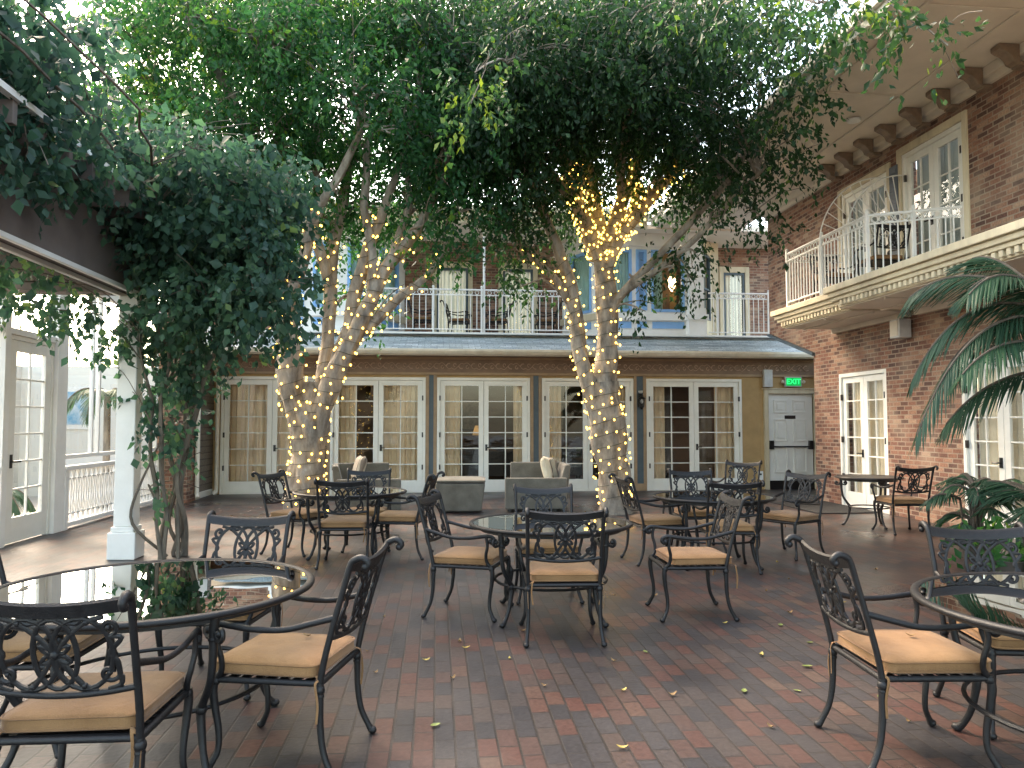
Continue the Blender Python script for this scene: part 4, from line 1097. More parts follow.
# --- palms
def frond(b_r, start, out, length, rise, droop, nl=34, ll=.42, lw=.032, roll=0, acc=None, tb=0):
    """curved rib in b_r; leaflets appended to acc as (base, dir, len, width)"""
    s = Vector(start); o = Vector((out[0], out[1], 0)).normalized()
    P = []
    n = 16
    for i in range(n + 1):
        t = i / n
        P.append(s + o * length * (t - .18 * t * t) + Vector((0, 0, rise * t - droop * t * t)))
    b_r.tube(P, [.016 * (1 - .8 * i / n) + .003 for i in range(n + 1)], 5)
    side = Vector((-o.y, o.x, 0))
    for k in range(nl):
        t = .14 + .86 * k / (nl - 1)
        f = t * n; i = min(int(f), n - 1); p = P[i].lerp(P[i + 1], f - i); tg = (P[i + 1] - P[i]).normalized()
        L = ll * (math.sin(PI * (.12 + .80 * t)) ** .6) * random.uniform(.9, 1.08)
        for sgn in (-1, 1):
            d = tg * (.55 + .5 * t) + side * sgn * (.85 - .35 * t) + Vector((0, 0, -.28 - .2 * t)) + Vector((random.uniform(-.08, .08), random.uniform(-.08, .08), random.uniform(-.08, .08)))
            acc.append((p, d.normalized(), L, lw, .45 + tb + random.uniform(-.18, .2)))

def ribbon_leaves(name, acc, m, parent):
    """narrow drooping leaflets, folded along the middle"""
    vs = []; fs = []; tint = []
    for p, d, L, w_, tn in acc:
        s = d.cross(Vector((0, 0, 1)))
        if s.length < 1e-3: s = Vector((1, 0, 0))
        s.normalize()
        o = len(vs)
        for j, (t, ww) in enumerate(((0, .35), (.3, 1), (.65, .85), (1, .06))):
            c = p + d * L * t + Vector((0, 0, -.22 * L * t * t))
            vs += [c + s * w_ * ww * .5 + Vector((0, 0, -.006)), c, c - s * w_ * ww * .5 + Vector((0, 0, -.006))]
            tint += [tn] * 3
        for j in range(3):
            a = o + j * 3
            fs += [(a, a + 3, a + 4, a + 1), (a + 1, a + 4, a + 5, a + 2)]
    me = bpy.data.meshes.new(name); me.from_pydata([tuple(v) for v in vs], [], fs); me.update()
    at = me.attributes.new('tint', 'FLOAT', 'POINT'); at.data.foreach_set('value', np.clip(np.array(tint), 0, 1).astype(np.float32))
    me.materials.append(m)
    o = bpy.data.objects.new(name, me); COL.objects.link(o); o.parent = parent
    return o

def palm(name, label, base, trunk_h, fr, ll, lw, nl, pot=None, trunk_r=.07, stems=None):
    t = thing(name, label, 'palm', base)
    if stems is None:
        b = B(); z = trunk_h
        b.tube([(0, 0, .0), (.01, 0, z * .5), (0, 0, z)], [trunk_r * 1.15, trunk_r, trunk_r * .9], 12, flute=lambda a, i, p: 1 + .06 * math.sin(p.z * 60)); b.build('trunk', M['bark'], t)
    rb_ = B(); acc = []
    for (sx, sy, sz, ox, oy, L, rise, droop, tb) in fr:
        frond(rb_, (sx, sy, sz), (ox, oy), L, rise, droop, nl, ll, lw, 0, acc, tb)
        if stems: rb_.tube(sm([(sx * .3, sy * .3, 0.02), (sx * .8, sy * .8, sz * .5), (sx, sy, sz)], 4), .012, 6)
    rb_.build('ribs', M['twig'], t)
    ribbon_leaves('fronds', acc, M['palm'], t)
    if pot:
        b = B(); b.lathe([(pot * .7, 0), (pot * .95, pot * 1.3), (pot, pot * 1.45), (pot, pot * 1.55), (pot * .88, pot * 1.55), (pot * .86, pot * 1.4), (.001, pot * 1.4)], (0, 0, 0), 24); b.build('pot', M['pot'], t)
    return t
random.seed(21)
fr = [(0, 0, 2.45, -1, .02, 1.72, .55, 1.6, .0), (0, 0, 2.4, -1, .3, 1.2, .5, .9, .05), (0, 0, 2.6, -1, .1, 1.0, .9, .75, 0), (0, 0, 2.5, -1, .42, 1.5, .9, 1.45, -.05), (0, 0, 2.2, -1, -.25, 1.5, .35, .62, .22), (0, 0, 2.6, -.9, .5, 1.5, 1.15, 1.0, -.05), (0, 0, 2.6, .3, 1, 1.5, 1.2, 1.5, 0), (0, 0, 2.6, 1, .3, 1.5, 1.1, 1.6, 0), (0, 0, 2.6, .6, -1, 1.3, 1.0, 1.5, 0), (0, 0, 2.6, -.9, -.15, 1.25, .95, .9, .1), (0, 0, 2.3, -.8, -.9, 1.2, .7, 1.3, 0), (0, 0, 2.5, -.2, .6, 1.0, 1.5, .8, .1), (0, 0, 2.0, -1, .2, 1.25, .05, .55, .05)]
palm('feather_palm', 'tall dark green palm at the right edge with fronds arching over the brick wall', (5.72, 6.5, 0), 2.5, fr, .44, .019, 48, .30, .075)
random.seed(5)
fr = []
for k in range(20):
    a = random.uniform(0, 2 * PI); r = random.uniform(.03, .16)
    fr.append((r * math.cos(a), r * math.sin(a), random.uniform(.35, .82), math.cos(a + .3), math.sin(a + .3), random.uniform(.34, .52), random.uniform(.22, .40), random.uniform(.16, .36), random.uniform(0, .35)))
palm('bushy_palm', 'bushy low palm with many stems in front of the right brick wall', (6.05, 8.15, .0), 0, fr, .25, .022, 14, .22, stems=True)
random.seed(15)
fr = []
for k in range(12):
    a = random.uniform(0, 2 * PI); r = random.uniform(.05, .2)
    fr.append((r * math.cos(a), r * math.sin(a), random.uniform(.3, .8), math.cos(a + .3), math.sin(a + .3), random.uniform(.45, .7), random.uniform(.2, .45), random.uniform(.2, .4), random.uniform(-.1, .1)))
palm('bushy_palm', 'dark low palm cut by the right edge below the tall palm', (6.15, 7.2, .0), 0, fr, .34, .024, 18, .24, stems=True)
t = thing('leafy_plant', 'low bright leafy potted plant behind the chair beyond the right hand table', 'plant', (5.3, 6.75, 0))
b = B(); b.lathe([(.13, 0), (.17, .2), (.19, .24), (.165, .24), (.16, .2), (.001, .2)], (0, 0, 0), 20); b.build('pot', M['pot'], t)
P, D, Ls, W, T = clump_leaves([(0, 0, .33, .32, .32, .14, 34, .1)], .09, 8, .1, .6, (.1, .25)); leaves('foliage', P, D, Ls, W, T, M['leafL'], t)
# palm and shrub inside the lobby
random.seed(33)
fr = [(0, 0, 2.0, math.cos(a), math.sin(a), 1.0, .8, 1.2, .2) for a in np.linspace(0, 2 * PI, 9)[:-1]]
palm('lobby_palm', 'slender palm inside the glazed lobby seen over the balustrade', (-5.9, 14.4, 0), 2.0, fr, .34, .03, 26, .2, .06)
fr = [(.05 * math.cos(a), .05 * math.sin(a), .5, math.cos(a), math.sin(a), .7, .5, .7, .1) for a in np.linspace(.3, 2 * PI + .3, 11)[:-1]]
palm('lobby_palm', 'short potted palm inside the lobby behind the glazed door', (-6.4, 11.6, 0), .5, fr, .3, .03, 20, .22, .05)
# ------------------------------------------------------------------ cast metal chairs
def yb(z): return -.235 - .135 * max(0, (z - .42) / .5) ** 1.15
def chair_back():
    b = B()
    def PT(x, z): return (x, yb(z) - .022 * (1 - (x / .25) ** 2), z)
    for s in (-1, 1):   # side posts with a scrolled ear
        pts = [(s * .245, -.232, .40), (s * .25, yb(.5), .5), (s * .252, yb(.65), .65), (s * .255, yb(.8), .80), (s * .258, yb(.9), .90), (s * .26, yb(.93) - .012, .925), (s * .262, yb(.93) - .045, .935), (s * .262, yb(.93) - .07, .915), (s * .262, yb(.93) - .062, .895)]
        b.tube(sm(pts, 5), lerp_list([.015, .0145, .014, .014, .015, .016, .016, .015, .013], 5), 8)
        b.ball((s * .262, yb(.93) - .058, .898), .017, 8)
    # top rail: deep flat bar, slightly sagging
    n = 18
    vs = []; fs = []
    for i in range(n + 1):
        x = -.25 + .5 * i / n; zc = .878 + .022 * (x / .25) ** 2
        for (dy, dz) in ((-.011, -.026), (.011, -.026), (.013, .018), (0, .027), (-.013, .018)):
            p = PT(x, zc + dz); vs.append((p[0], p[1] + dy, p[2]))
    for i in range(n):
        for k in range(5):
            fs.append((i * 5 + k, i * 5 + (k + 1) % 5, (i + 1) * 5 + (k + 1) % 5, (i + 1) * 5 + k))
    b.add(vs, fs, True)
    # bottom rail
    b.tube([PT(x, .572 + .022 * (x / .25) ** 2) for x in np.linspace(-.25, .25, 15)], .0125, 8)
    r = .0078
    def c2(pts, rr=r, n=4, closed=False):
        b.tube([PT(p[0], p[1]) for p in [(q[0], q[1]) for q in sm([(p[0], p[1], 0) for p in pts], n, closed)]], rr, 6, closed=closed, flat=1.25)
    def ell(cx, cz, rx, rz, k=22, rr=r):
        b.tube([PT(cx + rx * math.cos(2 * PI * i / k), cz + rz * math.sin(2 * PI * i / k)) for i in range(k)], rr, 6, closed=True, flat=1.25)
    ell(-.088, .722, .098, .128); ell(.088, .722, .098, .128); ell(0, .722, .072, .126)
    for s in (-1, 1):
        # sweeping arcs that cross in the middle and loop at the foot
        c2([(s * .165, .852), (s * .11, .835), (s * .055, .79), (0, .722), (-s * .045, .655), (-s * .085, .605), (-s * .125, .588)])
        # S scroll at the side
        top = spiral((s * .178, .815), .010, .032, PI * (1.2 if s > 0 else -.2), PI * (1.2 if s > 0 else -.2) - s * 5.4, 14)
        bot = spiral((s * .168, .650), .034, .009, (-PI * .1 if s > 0 else PI * 1.1), (-PI * .1 if s > 0 else PI * 1.1) - s * 5.6, 14)
        b.tube([PT(*p) for p in top], .0072, 6, flat=1.25); b.tube([PT(*p) for p in bot], .0072, 6, flat=1.25)
        c2([top[-1], (s * .216, .775), (s * .176, .725), (s * .196, .690), bot[0]])
        c2([(s * .205, .64), (s * .20, .605), (s * .16, .590)])
        b.ball(PT(s * .178, .815), .011, 6); b.ball(PT(s * .168, .650), .011, 6)
        # petals round the centre
        c2([(0, .722), (s * .022, .748), (s * .048, .752), (s * .03, .728), (0, .722)], .0068, 3)
        c2([(0, .722), (s * .022, .696), (s * .048, .692), (s * .03, .716), (0, .722)], .0068, 3)
        c2([(s * .02, .85), (s * .075, .85 - .02), (s * .1, .852)], .0068, 3)
        b.ball(PT(s * .11, .835), .012, 6); b.ball(PT(s * .085, .605), .012, 6)
    b.ball(PT(0, .722), .017, 8)
    return b

def front_leg(s):
    b = B()
    pts = [(s * .245, .235, .415), (s * .248, .245, .36), (s * .243, .238, .28), (s * .238, .222, .18), (s * .243, .222, .10), (s * .258, .246, .045), (s * .266, .262, .018)]
    b.tube(sm(pts, 5), lerp_list([.019, .0185, .0165, .0145, .0135, .0145, .018], 5), 10)
    b.ball((s * .245, .238, .395), .024, 8); b.ball((s * .267, .266, .018), .022, 8, .8)
    return b
def rear_leg(s):
    b = B()
    pts = [(s * .245, -.232, .40), (s * .247, -.232, .33), (s * .246, -.236, .22), (s * .25, -.252, .12), (s * .258, -.285, .045), (s * .262, -.302, .016)]
    b.tube(sm(pts, 5), lerp_list([.017, .0175, .0155, .014, .014, .0175], 5), 10)
    b.ball((s * .246, -.231, .375), .0245, 8); b.lathe([(.018, .0), (.0215, .006), (.019, .012)], (s * .246, -.231, .343), 8)
    b.ball((s * .263, -.305, .018), .022, 8, .8)
    return b
def arm(s):
    b = B()
    pts = [(s * .252, yb(.68), .68), (s * .262, -.19, .652), (s * .275, -.08, .628), (s * .283, .05, .628), (s * .284, .15, .640), (s * .282, .215, .648), (s * .280, .255, .640), (s * .280, .268, .615), (s * .280, .250, .597), (s * .280, .232, .605)]
    b.tube(sm(pts, 5), lerp_list([.0115, .0108, .0105, .011, .0115, .012, .012, .0115, .011, .0105], 5), 8, flat=1.25)
    b.ball((s * .280, .240, .608), .020, 8)
    pts = [(s * .282, .205, .642), (s * .280, .215, .57), (s * .270, .20, .50), (s * .255, .205, .445), (s * .245, .232, .405)]
    b.tube(sm(pts, 5), lerp_list([.0125, .0125, .0125, .013, .015], 5), 8)
    return b
def seat_pan():
    b = B()
    b.tube([(-.245, .24, .40), (.245, .24, .40)], .014, 8); b.tube([(-.245, -.232, .40), (.245, -.232, .40)], .014, 8)
    for s in (-1, 1): b.tube([(s * .245, -.232, .40), (s * .245, .24, .40)], .014, 8)
    for y in np.linspace(-.17, .18, 7): b.box(-.24, .24, y - .018, y + .018, .394, .402)
    return b
def rrect(w, d, r, n=7):
    out = []
    for cx, cy, a0 in ((w - r, d - r, 0), (-w + r, d - r, PI / 2), (-w + r, -d + r, PI), (w - r, -d + r, 1.5 * PI)):
        for i in range(n):
            a = a0 + PI / 2 * i / (n - 1); out.append((cx + r * math.cos(a), cy + r * math.sin(a)))
    return out
def cushion_bm(w, d, h, r=.05, z0=0, dome=.018, seed=0):
    b = B(); vs = []; fs = []
    rings = [(.0, .0), (.45, .0), (.80, .004), (.955, .012), (1.0, .022), (1.0, h - .014), (.955, h - .004), (.80, h + dome * .55), (.45, h + dome), (0, h + dome * 1.05)]
    base = rrect(w, d, r); n = len(base)
    for k, (s, z) in enumerate(rings):
        for (x, y) in base:
            nz = noise.noise(Vector((x * s * 7 + seed, y * s * 7, z * 10))) * .006
            bulge = 1 + .012 * math.sin(PI * min(max(z / h, 0), 1))
            vs.append((x * s * bulge, y * s * bulge, z0 + z + nz))
    for k in range(len(rings) - 1):
        for i in range(n):
            fs.append((k * n + i, k * n + (i + 1) % n, (k + 1) * n + (i + 1) % n, (k + 1) * n + i))
    b.add(vs, fs, True)
    return b, base
def make_chair(label):
    t = thing('garden_chair', label, 'chair', (0, 0, 0), 0, 'black cast metal armchairs with tan cushions')
    chair_back().build('backrest', M['iron'], t)
    for s in (-1, 1):
        front_leg(s).build('leg', M['iron'], t); rear_leg(s).build('leg', M['iron'], t); arm(s).build('arm', M['iron'], t)
    seat_pan().build('seat_frame', M['iron'], t)
    cb, base = cushion_bm(.238, .240, .074, .045, .406, .018)
    cu = cb.build('cushion', M['cushion'], t); cu.location = (0, .012, 0)
    for zz in (.427, .468):
        p = B(); p.tube([(x * 1.012, y * 1.012, zz) for x, y in base], .0045, 5, closed=True); p.build('piping', M['piping'], cu)
    for s in (-1, 1):
        p = B()
        p.tube(sm([(s * .215, -.225, .43), (s * .24, -.255, .415), (s * .262, -.25, .40), (s * .262, -.262, .32), (s * .258, -.256, .24)], 4), .006, 5, flat=.4)
        p.tube(sm([(s * .215, -.225, .43), (s * .232, -.262, .41), (s * .236, -.262, .34), (s * .226, -.266, .27)], 4), .006, 5, flat=.4)
        p.build('tie', M['cushion'], cu)
    return t
def ang(fx, fy): return math.atan2(-fx, fy)
CH = [  # x, y, facing, label
    (-1.27, 3.10, (.03, 1), 'bottom left chair seen from behind, cut by the left edge, at the big left table'),
    (-1.93, 3.97, (1, -.04), 'chair at the extreme left edge, mostly out of view, beside the big left glass table'),
    (-1.24, 4.66, (-.16, -1), 'chair facing the viewer across the big left glass table, in front of the vine'),
    (-.66, 3.66, (-.97, .22), 'chair on the right side of the big left glass table, turned towards that table'),
    (2.17, 3.42, (1, -.08), 'foreground chair left of the right hand glass table, its cushion in full view'),
    (2.95, 3.70, (-.18, -1), 'chair behind the right hand glass table with green plants behind its back'),
    (.28, 6.20, (.94, -.34), 'chair on the left side of the central glass table, turned to the right'),
    (.96, 6.66, (-.05, -1), 'chair on the far side of the central glass table, facing the viewer'),
    (.885, 5.47, (.06, 1), 'chair in the middle of the photo seen from behind at the central glass table'),
    (1.99, 5.99, (-1, .06), 'chair right of the central glass table, its cushion slid back from the seat front'),
    (2.40, 8.28, (1, .10), 'chair between the right tree trunk and the right middle table, turned to the right'),
    (2.99, 7.75, (.12, 1), 'chair seen from behind in front of the right middle table'),
    (4.02, 8.50, (-.86, -.51), 'chair on the right of the right middle table, nearest the exit door'),
    (3.12, 8.98, (-.1, -1), 'chair behind the right middle table, facing the viewer'),
    (4.45, 11.1, (-.62, -.78), 'small distant chair in front of the rightmost french door'),
    (-1.62, 9.25, (.92, -.40), 'chair directly in front of the left tree trunk, turned to the right'),
    (-.955, 8.42, (.03, 1), 'chair seen from behind in front of the left middle table'),
    (-.40, 8.88, (-.98, .2), 'chair on the right of the left middle table, back to the ottoman'),
    (-.83, 9.42, (.04, -1), 'chair behind the left middle table, facing the viewer before the grey armchair'),
    (6.42, 10.12, (.05, 1), 'chair by the right brick wall at the small round dark table'),
]
c0 = make_chair(CH[0][3])
chairs = [c0]
for i, (x, y, f, lab) in enumerate(CH):
    if i == 0:
        c0.location = (x, y, 0); c0.rotation_euler = (0, 0, ang(*f)); continue
    chairs.append(dup(c0, (x, y, 0), ang(*f), lab))
rj = random.Random(12)
for k, c in enumerate(chairs):
    for ch in c.children:
        if ch.name.startswith('cushion'):
            ch.location = (rj.uniform(-.008, .008), .012 + rj.uniform(-.012, .01), rj.uniform(-.002, .004)); ch.rotation_euler = (rj.uniform(-.012, .012), rj.uniform(-.012, .012), rj.uniform(-.045, .045))
# the cushion of the chair right of the centre table has slid back
for ch in chairs[9].children:
    if ch.name.startswith('cushion'):
        ch.location = (0, -.045, .004); ch.rotation_euler = (0, 0, R(3))
for i, (x, y, f, lab) in enumerate([(-.35, 19.1, (1, 0), 'black chair on the upstairs balcony, leftmost behind the railing'), (.55, 19.3, (1, -.2), 'black chair on the upstairs balcony in front of the left curtained door'), (1.5, 19.2, (-1, -.1), 'black chair on the upstairs balcony between the two curtained doors'), (2.75, 19.2, (-1, 0), 'black chair on the upstairs balcony in front of the right curtained door')]):
    dup(c0, (x, y, 3.66), ang(*f), lab, 'black chairs on the balconies')
dup(c0, (6.95, 12.75, 3.63), ang(0, -1), 'black chair behind the railing of the brick building balcony, farther one', 'black chairs on the balconies')
dup(c0, (6.95, 11.3, 3.63), ang(0, 1), 'black chair behind the railing of the brick building balcony, nearer one', 'black chairs on the balconies')

# ------------------------------------------------------------------ tables
def make_table(label, r, solid=False, nleg=4, rz=0, m='iron'):
    t = thing('garden_table', label, 'table', (0, 0, 0), rz, None if solid else 'round glass topped cast metal tables')
    b = B()
    prof = [(r - .034, .706), (r - .010, .704), (r - .001, .709), (r + .002, .717), (r, .727), (r - .009, .732), (r - .024, .733), (r - .034, .728), (r - .034, .706)]
    b.lathe(prof, (0, 0, 0), 72, False)
    b.lathe([(r - .10, .672), (r - .085, .672), (r - .085, .703), (r - .10, .703), (r - .10, .672)], (0, 0, 0), 64, False)
    b.build('rim', M[m], t)
    if solid:
        b = B(); b.lathe([(.001, .712), (r - .054, .712), (r - .054, .727), (.001, .727)], (0, 0, 0), 48); b.build('tabletop', M[m], t)
    else:
        b = B(); b.lathe([(.001, .726), (r - .0345, .726)], (0, 0, 0), 64, False); b.build('glass_top', M['tglass'], t)
    for k in range(nleg):
        a = PI / 4 + 2 * PI * k / nleg
        ca, sa = math.cos(a), math.sin(a)
        b = B()
        P = lambda q, z: (q * ca, q * sa, z)
        rt = r - .09
        pts = [P(rt, .69), P(rt - .005, .62), P(rt - .01, .52), P(rt - .03, .42), P(rt - .085, .33), P(rt - .115, .28), P(rt - .105, .20), P(rt - .085, .12), P(rt - .05, .05), P(rt - .02, .018)]
        b.tube(sm(pts, 4), lerp_list([.022, .020, .0175, .0165, .018, .021, .018, .0155, .016, .022], 4), 9)
        b.ball(P(rt - .112, .285), .027, 8); b.ball(P(rt - .015, .02), .026, 8, .75); b.ball(P(rt - .006, .60), .025, 8, .6)
        for sg in (1, -1):
            sp = spiral((rt + sg * .055, .635), .045, .012, (PI if sg > 0 else 0), (PI if sg > 0 else 0) + sg * 5.0, 14)
            b.tube([P(p[0], p[1]) for p in sp], .011, 6)
            b.ball(P(rt + sg * .052, .632), .019, 6)
        b.build('leg', M[m], t)
    b = B(); rs = r - .09 - .115
    b.tube([(rs * math.cos(2 * PI * i / 40), rs * math.sin(2 * PI * i / 40), .285) for i in range(40)], .011, 6, closed=True)
    b.build('stretcher', M[m], t)
    return t
TB = [(-1.34, 3.86, .74, -.09, 'large round glass table in the left foreground reflecting the pale doors'), (2.84, 3.04, .74, -.3, 'large round glass table cut by the right edge in the foreground'),
      (.90, 6.05, .645, -.09, 'round glass table in the centre with a chair seen from behind at it'), (-.99, 9.03, .645, -.09, 'round glass table in the left middle, in front of the left tree and grey armchair'),
      (2.97, 8.05, .645, -.09, 'round glass table in the right middle, in front of the rightmost french door')]
for x, y, r, rz, lab in TB:
    t = make_table(lab, r); t.location = (x, y, 0); t.rotation_euler = (0, 0, rz)
t = make_table('small round dark table by the right brick wall, in front of the curtained door', .47, True, 3, 0, 'bronze'); t.location = (6.33, 10.75, 0); t.rotation_euler = (0, 0, 1.9)

# ------------------------------------------------------------------ lounge seating
def soft_box(w, d, h, m, name, parent, loc, rot=(0, 0, 0), r=.05, dome=.02):
    b, _ = cushion_bm(w, d, h, r, 0, dome); o = b.build(name, m, parent); o.location = loc; o.rotation_euler = rot
    return o
def make_sofa(label, sg=1):
    t = thing('lounge_chair', label, 'armchair', (0, 0, 0), 0)
    b = B(); b.box(-.48, .40, -.46, .46, .05, .34); b.build('base', M['sofa'], t, bevel=.02)
    for k in ((-.43, -.40), (.36, -.40), (-.43, .40), (.36, .40)):
        b = B(); b.box(k[0] - .03, k[0] + .03, k[1] - .03, k[1] + .03, 0, .049); b.build('leg', M['black'], t)
    b = B(); b.prism([(-.62, .05), (-.481, .05), (-.481, .345), (-.60, .80), (-.70, .80)], 1, -.46, .46); b.build('backrest', M['sofa'], t, bevel=.025)
    b = B(); b.box(-.62, .44, min(sg * -.58, sg * -.465), max(sg * -.58, sg * -.465), .05, .58); b.build('arm', M['sofa'], t, bevel=.02)
    b = B(); b.box(-.62, .30, min(sg * .465, sg * .58), max(sg * .465, sg * .58), .05, .80); b.build('arm', M['sofa'], t, bevel=.02)
    soft_box(.42, .44, .13, M['sofa'], 'seat_cushion', t, (-.03, 0, .345), r=.06)
    return t
s1 = make_sofa('grey wicker lounge chair facing left before the middle french door, with a cream pillow', -1); s1.location = (1.63, 13.6, 0); s1.rotation_euler = (0, 0, PI - .05)
s2 = make_sofa('grey wicker lounge chair facing right before the second french door, with a striped pillow'); s2.location = (-1.10, 13.6, 0); s2.rotation_euler = (0, 0, .12)
def pillow(name, label, m, loc, rot, s=.23):
    b = B(); n = 14; vs = []; fs = []
    for sd in (1, -1):
        for i in range(n + 1):
            for j in range(n + 1):
                u = -1 + 2 * i / n; v = -1 + 2 * j / n
                th = (max(0, (1 - u ** 4)) * max(0, (1 - v ** 4))) ** .5
                pin = 1 - .07 * (1 - abs(u)) * 0
                vs.append((u * s * (1 - .08 * (1 - abs(v)) * abs(u)), sd * th * .085, v * s * (1 - .08 * (1 - abs(u)) * abs(v))))
    k = (n + 1) ** 2
    for sd in range(2):
        for i in range(n):
            for j in range(n):
                a = sd * k + i * (n + 1) + j
                f = (a, a + 1, a + n + 2, a + n + 1); fs.append(f if sd else f[::-1])
    b.add(vs, fs, True)
    o = b.build(name, m); o.location = loc; o.rotation_euler = rot
    tag(o, label, 'pillow'); return o
pillow('pillow', 'cream pillow leaning on the back of the left facing grey lounge chair', M['pillow'], (1.93, 13.45, .71), (R(-14), 0, PI / 2 - .15), .225)
pillow('pillow', 'beige pillow tucked against the back corner of the left facing grey lounge chair', M['pillow_s'], (2.06, 13.78, .71), (R(-12), 0, PI / 2 + .2), .20)
pillow('pillow', 'striped beige pillow leaning on the right facing grey lounge chair', M['pillow_s'], (-1.34, 13.5, .72), (R(16), 0, PI / 2 + .3), .24)
t = thing('ottoman', 'square charcoal wicker ottoman between the two grey lounge chairs', 'ottoman', (.42, 13.35, 0), -.06)
b = B(); vs = []
for z, s in ((.03, .36), (.50, .42)):
    vs += [(-s, -s, z), (s, -s, z), (s, s, z), (-s, s, z)]
b.add(vs, [(0, 3, 2, 1), (4, 5, 6, 7), (0, 1, 5, 4), (1, 2, 6, 5), (2, 3, 7, 6), (3, 0, 4, 7)]); b.build('base', M['sofa'], t, bevel=.025)
soft_box(.42, .42, .06, M['sofa'], 'cushion', t, (0, 0, .505), r=.05)

# ------------------------------------------------------------------ small fittings
def text(s, size, m, parent, loc, rot):
    cu = bpy.data.curves.new('lettering', 'FONT'); cu.body = s; cu.size = size; cu.align_x = 'CENTER'; cu.align_y = 'CENTER'; cu.extrude = .002; cu.offset = .004
    tmp = bpy.data.objects.new('lettering', cu); COL.objects.link(tmp)
    dg = bpy.context.evaluated_depsgraph_get(); dg.update()
    me = bpy.data.meshes.new_from_object(tmp.evaluated_get(dg))
    bpy.data.objects.remove(tmp)
    me.materials.clear(); me.materials.append(m)
    o = bpy.data.objects.new('lettering', me); COL.objects.link(o); o.parent = parent; o.location = loc; o.rotation_euler = rot
    return o
t = thing('exit_sign', 'lit green exit sign above the white exit door', 'sign', (8.18, 16.93, 2.475))
b = B(); b.box(-.20, .20, -.03, .04, -.115, .115); b.build('housing', M['steel'], t, bevel=.006)
b = B(); b.box(-.175, .175, -.037, -.031, -.095, .095); b.build('face', M['exit_back'], t, bevel=.002)
text('EXIT', .165, M['exit'], t, (0, -.040, 0), (PI / 2, 0, 0))
for s in (-1, 1):
    b = B(); b.ball((s * .25, -.02, .0), .04, 10); b.box(s * .225 - .03, s * .225 + .03, -.0, .03, -.02, .02); b.build('lamp_head', M['soffit_trim'], t)
t = thing('junction_box', 'grey white electrical box above the left corner of the exit door', 'box', (7.56, 16.93, 2.53))
b = B(); b.box(-.09, .11, -.06, .04, -.18, .22); b.build('cover', M['steel'], t, bevel=.006)
b = B(); b.ball((.01, -.062, -.10), .012, 8); b.build('knob', M['steel'], t)
t = thing('wall_outlet', 'small white weatherproof outlet on the tan wall left of the exit door', 'outlet', (7.40, 17.02, .32))
b = B(); b.box(-.06, .06, -.03, .0, -.1, .1); b.build('plate', M['white'], t, bevel=.004)
b = B(); b.box(-.02, .02, -.036, -.031, .01, .05); b.build('socket', M['black'], t)
t = thing('wall_lantern', 'black wall lantern on the slate blue pilaster left of the rightmost french door', 'lantern', (4.58, 16.97, 2.03))
b = B(); b.box(-.06, .06, -.02, .0, -.14, .16); b.tube(sm([(0, -.02, .12), (0, -.10, .17), (0, -.14, .10)], 4), .012, 6); b.build('bracket', M['black'], t, bevel=.004)
b = B(); b.lathe([(.02, .10), (.085, .05), (.09, .03), (.03, .03)], (0, -.14, 0), 12); b.lathe([(.05, -.16), (.06, -.15), (.05, -.13), (.02, -.2)], (0, -.14, 0), 12)
for k in range(6):
    a = k * PI / 3; b.tube([(.05 * math.cos(a), -.14 + .05 * math.sin(a), -.14), (.07 * math.cos(a), -.14 + .07 * math.sin(a), .03)], .006, 5)
b.build('cage', M['black'], t)
b = B(); b.ball((0, -.14, -.02), .038, 10, 1.4); b.build('globe', M['steel'], t)
b = B(); b.lathe([(.001, 0), (.04, .01), (.055, .05), (.05, .06)], (-.02, -.13, .16), 12); b.build('floodlight', M['steel'], t)
t = thing('wall_speaker', 'white boxy speaker mounted high on the brick wall under the balcony ledge', 'speaker', (7.5, 11.5, 3.02))
b = B(); b.box(-.24, -.03, -.13, .13, -.15, .15); b.build('cabinet', M['steel'], t, bevel=.012)
b = B(); b.box(-.252, -.241, -.10, .10, -.12, .12); b.build('grille', M['soffit_trim'], t, bevel=.003)
b = B(); b.box(-.03, -.001, -.04, .04, -.05, .05); b.build('bracket', M['black'], t)
o = B(); o.box(6.35, 7.46, 12.3, 14.2, .004, .018); tag(o.build('door_mat', M['mat'], bevel=.004), 'black rubber mat on the bricks outside the exit door', 'mat')
# painting in the lobby
t = thing('painting', 'framed blue and white painting on the lobby wall behind the glass', 'painting', (-7.4, 16.69, 1.83), -PI / 2)
b = B(); b.box(0, .03, -.34, .34, -.44, .44); b.build('frame', M['white'], t, bevel=.006)
b = B(); b.box(.031, .036, -.25, .25, -.34, .34); b.build('canvas', M['art'], t)

# curtains behind the french doors
def curtain(u0, u1, label, xf, z0=.06, z1=2.5, m='curtain'):
    b = B(xf); wavy(b, u0, u1, z0, z1, -.24, .024, .13, u0 * 5)
    tag(b.build('curtain', M[m]), label, 'curtain', 'curtains behind the french doors')
for u0, u1, lab in ((-4.52, -3.6, 'full curtain behind the left leaf of the leftmost french door'), (-3.52, -2.6, 'curtain behind the right leaf of the leftmost french door, partly hidden by the left tree'),
        (-2.2, -1.78, 'curtain at the left side of the second french door from the left'), (-1.24, -.36, 'full curtain behind the right leaf of the second french door from the left'),
        (.1, .52, 'curtain at the left edge of the middle french door'), (1.72, 1.98, 'narrow curtain at the right edge of the middle french door'),
        (2.44, 2.82, 'curtain at the left edge of the french door behind the right tree'), (3.88, 4.34, 'curtain at the right edge of the french door behind the right tree'),
        (4.83, 5.22, 'curtain at the left edge of the rightmost french door'), (6.42, 6.88, 'curtain at the right edge of the rightmost french door')):
    curtain(u0, u1, lab, BW(17.0))
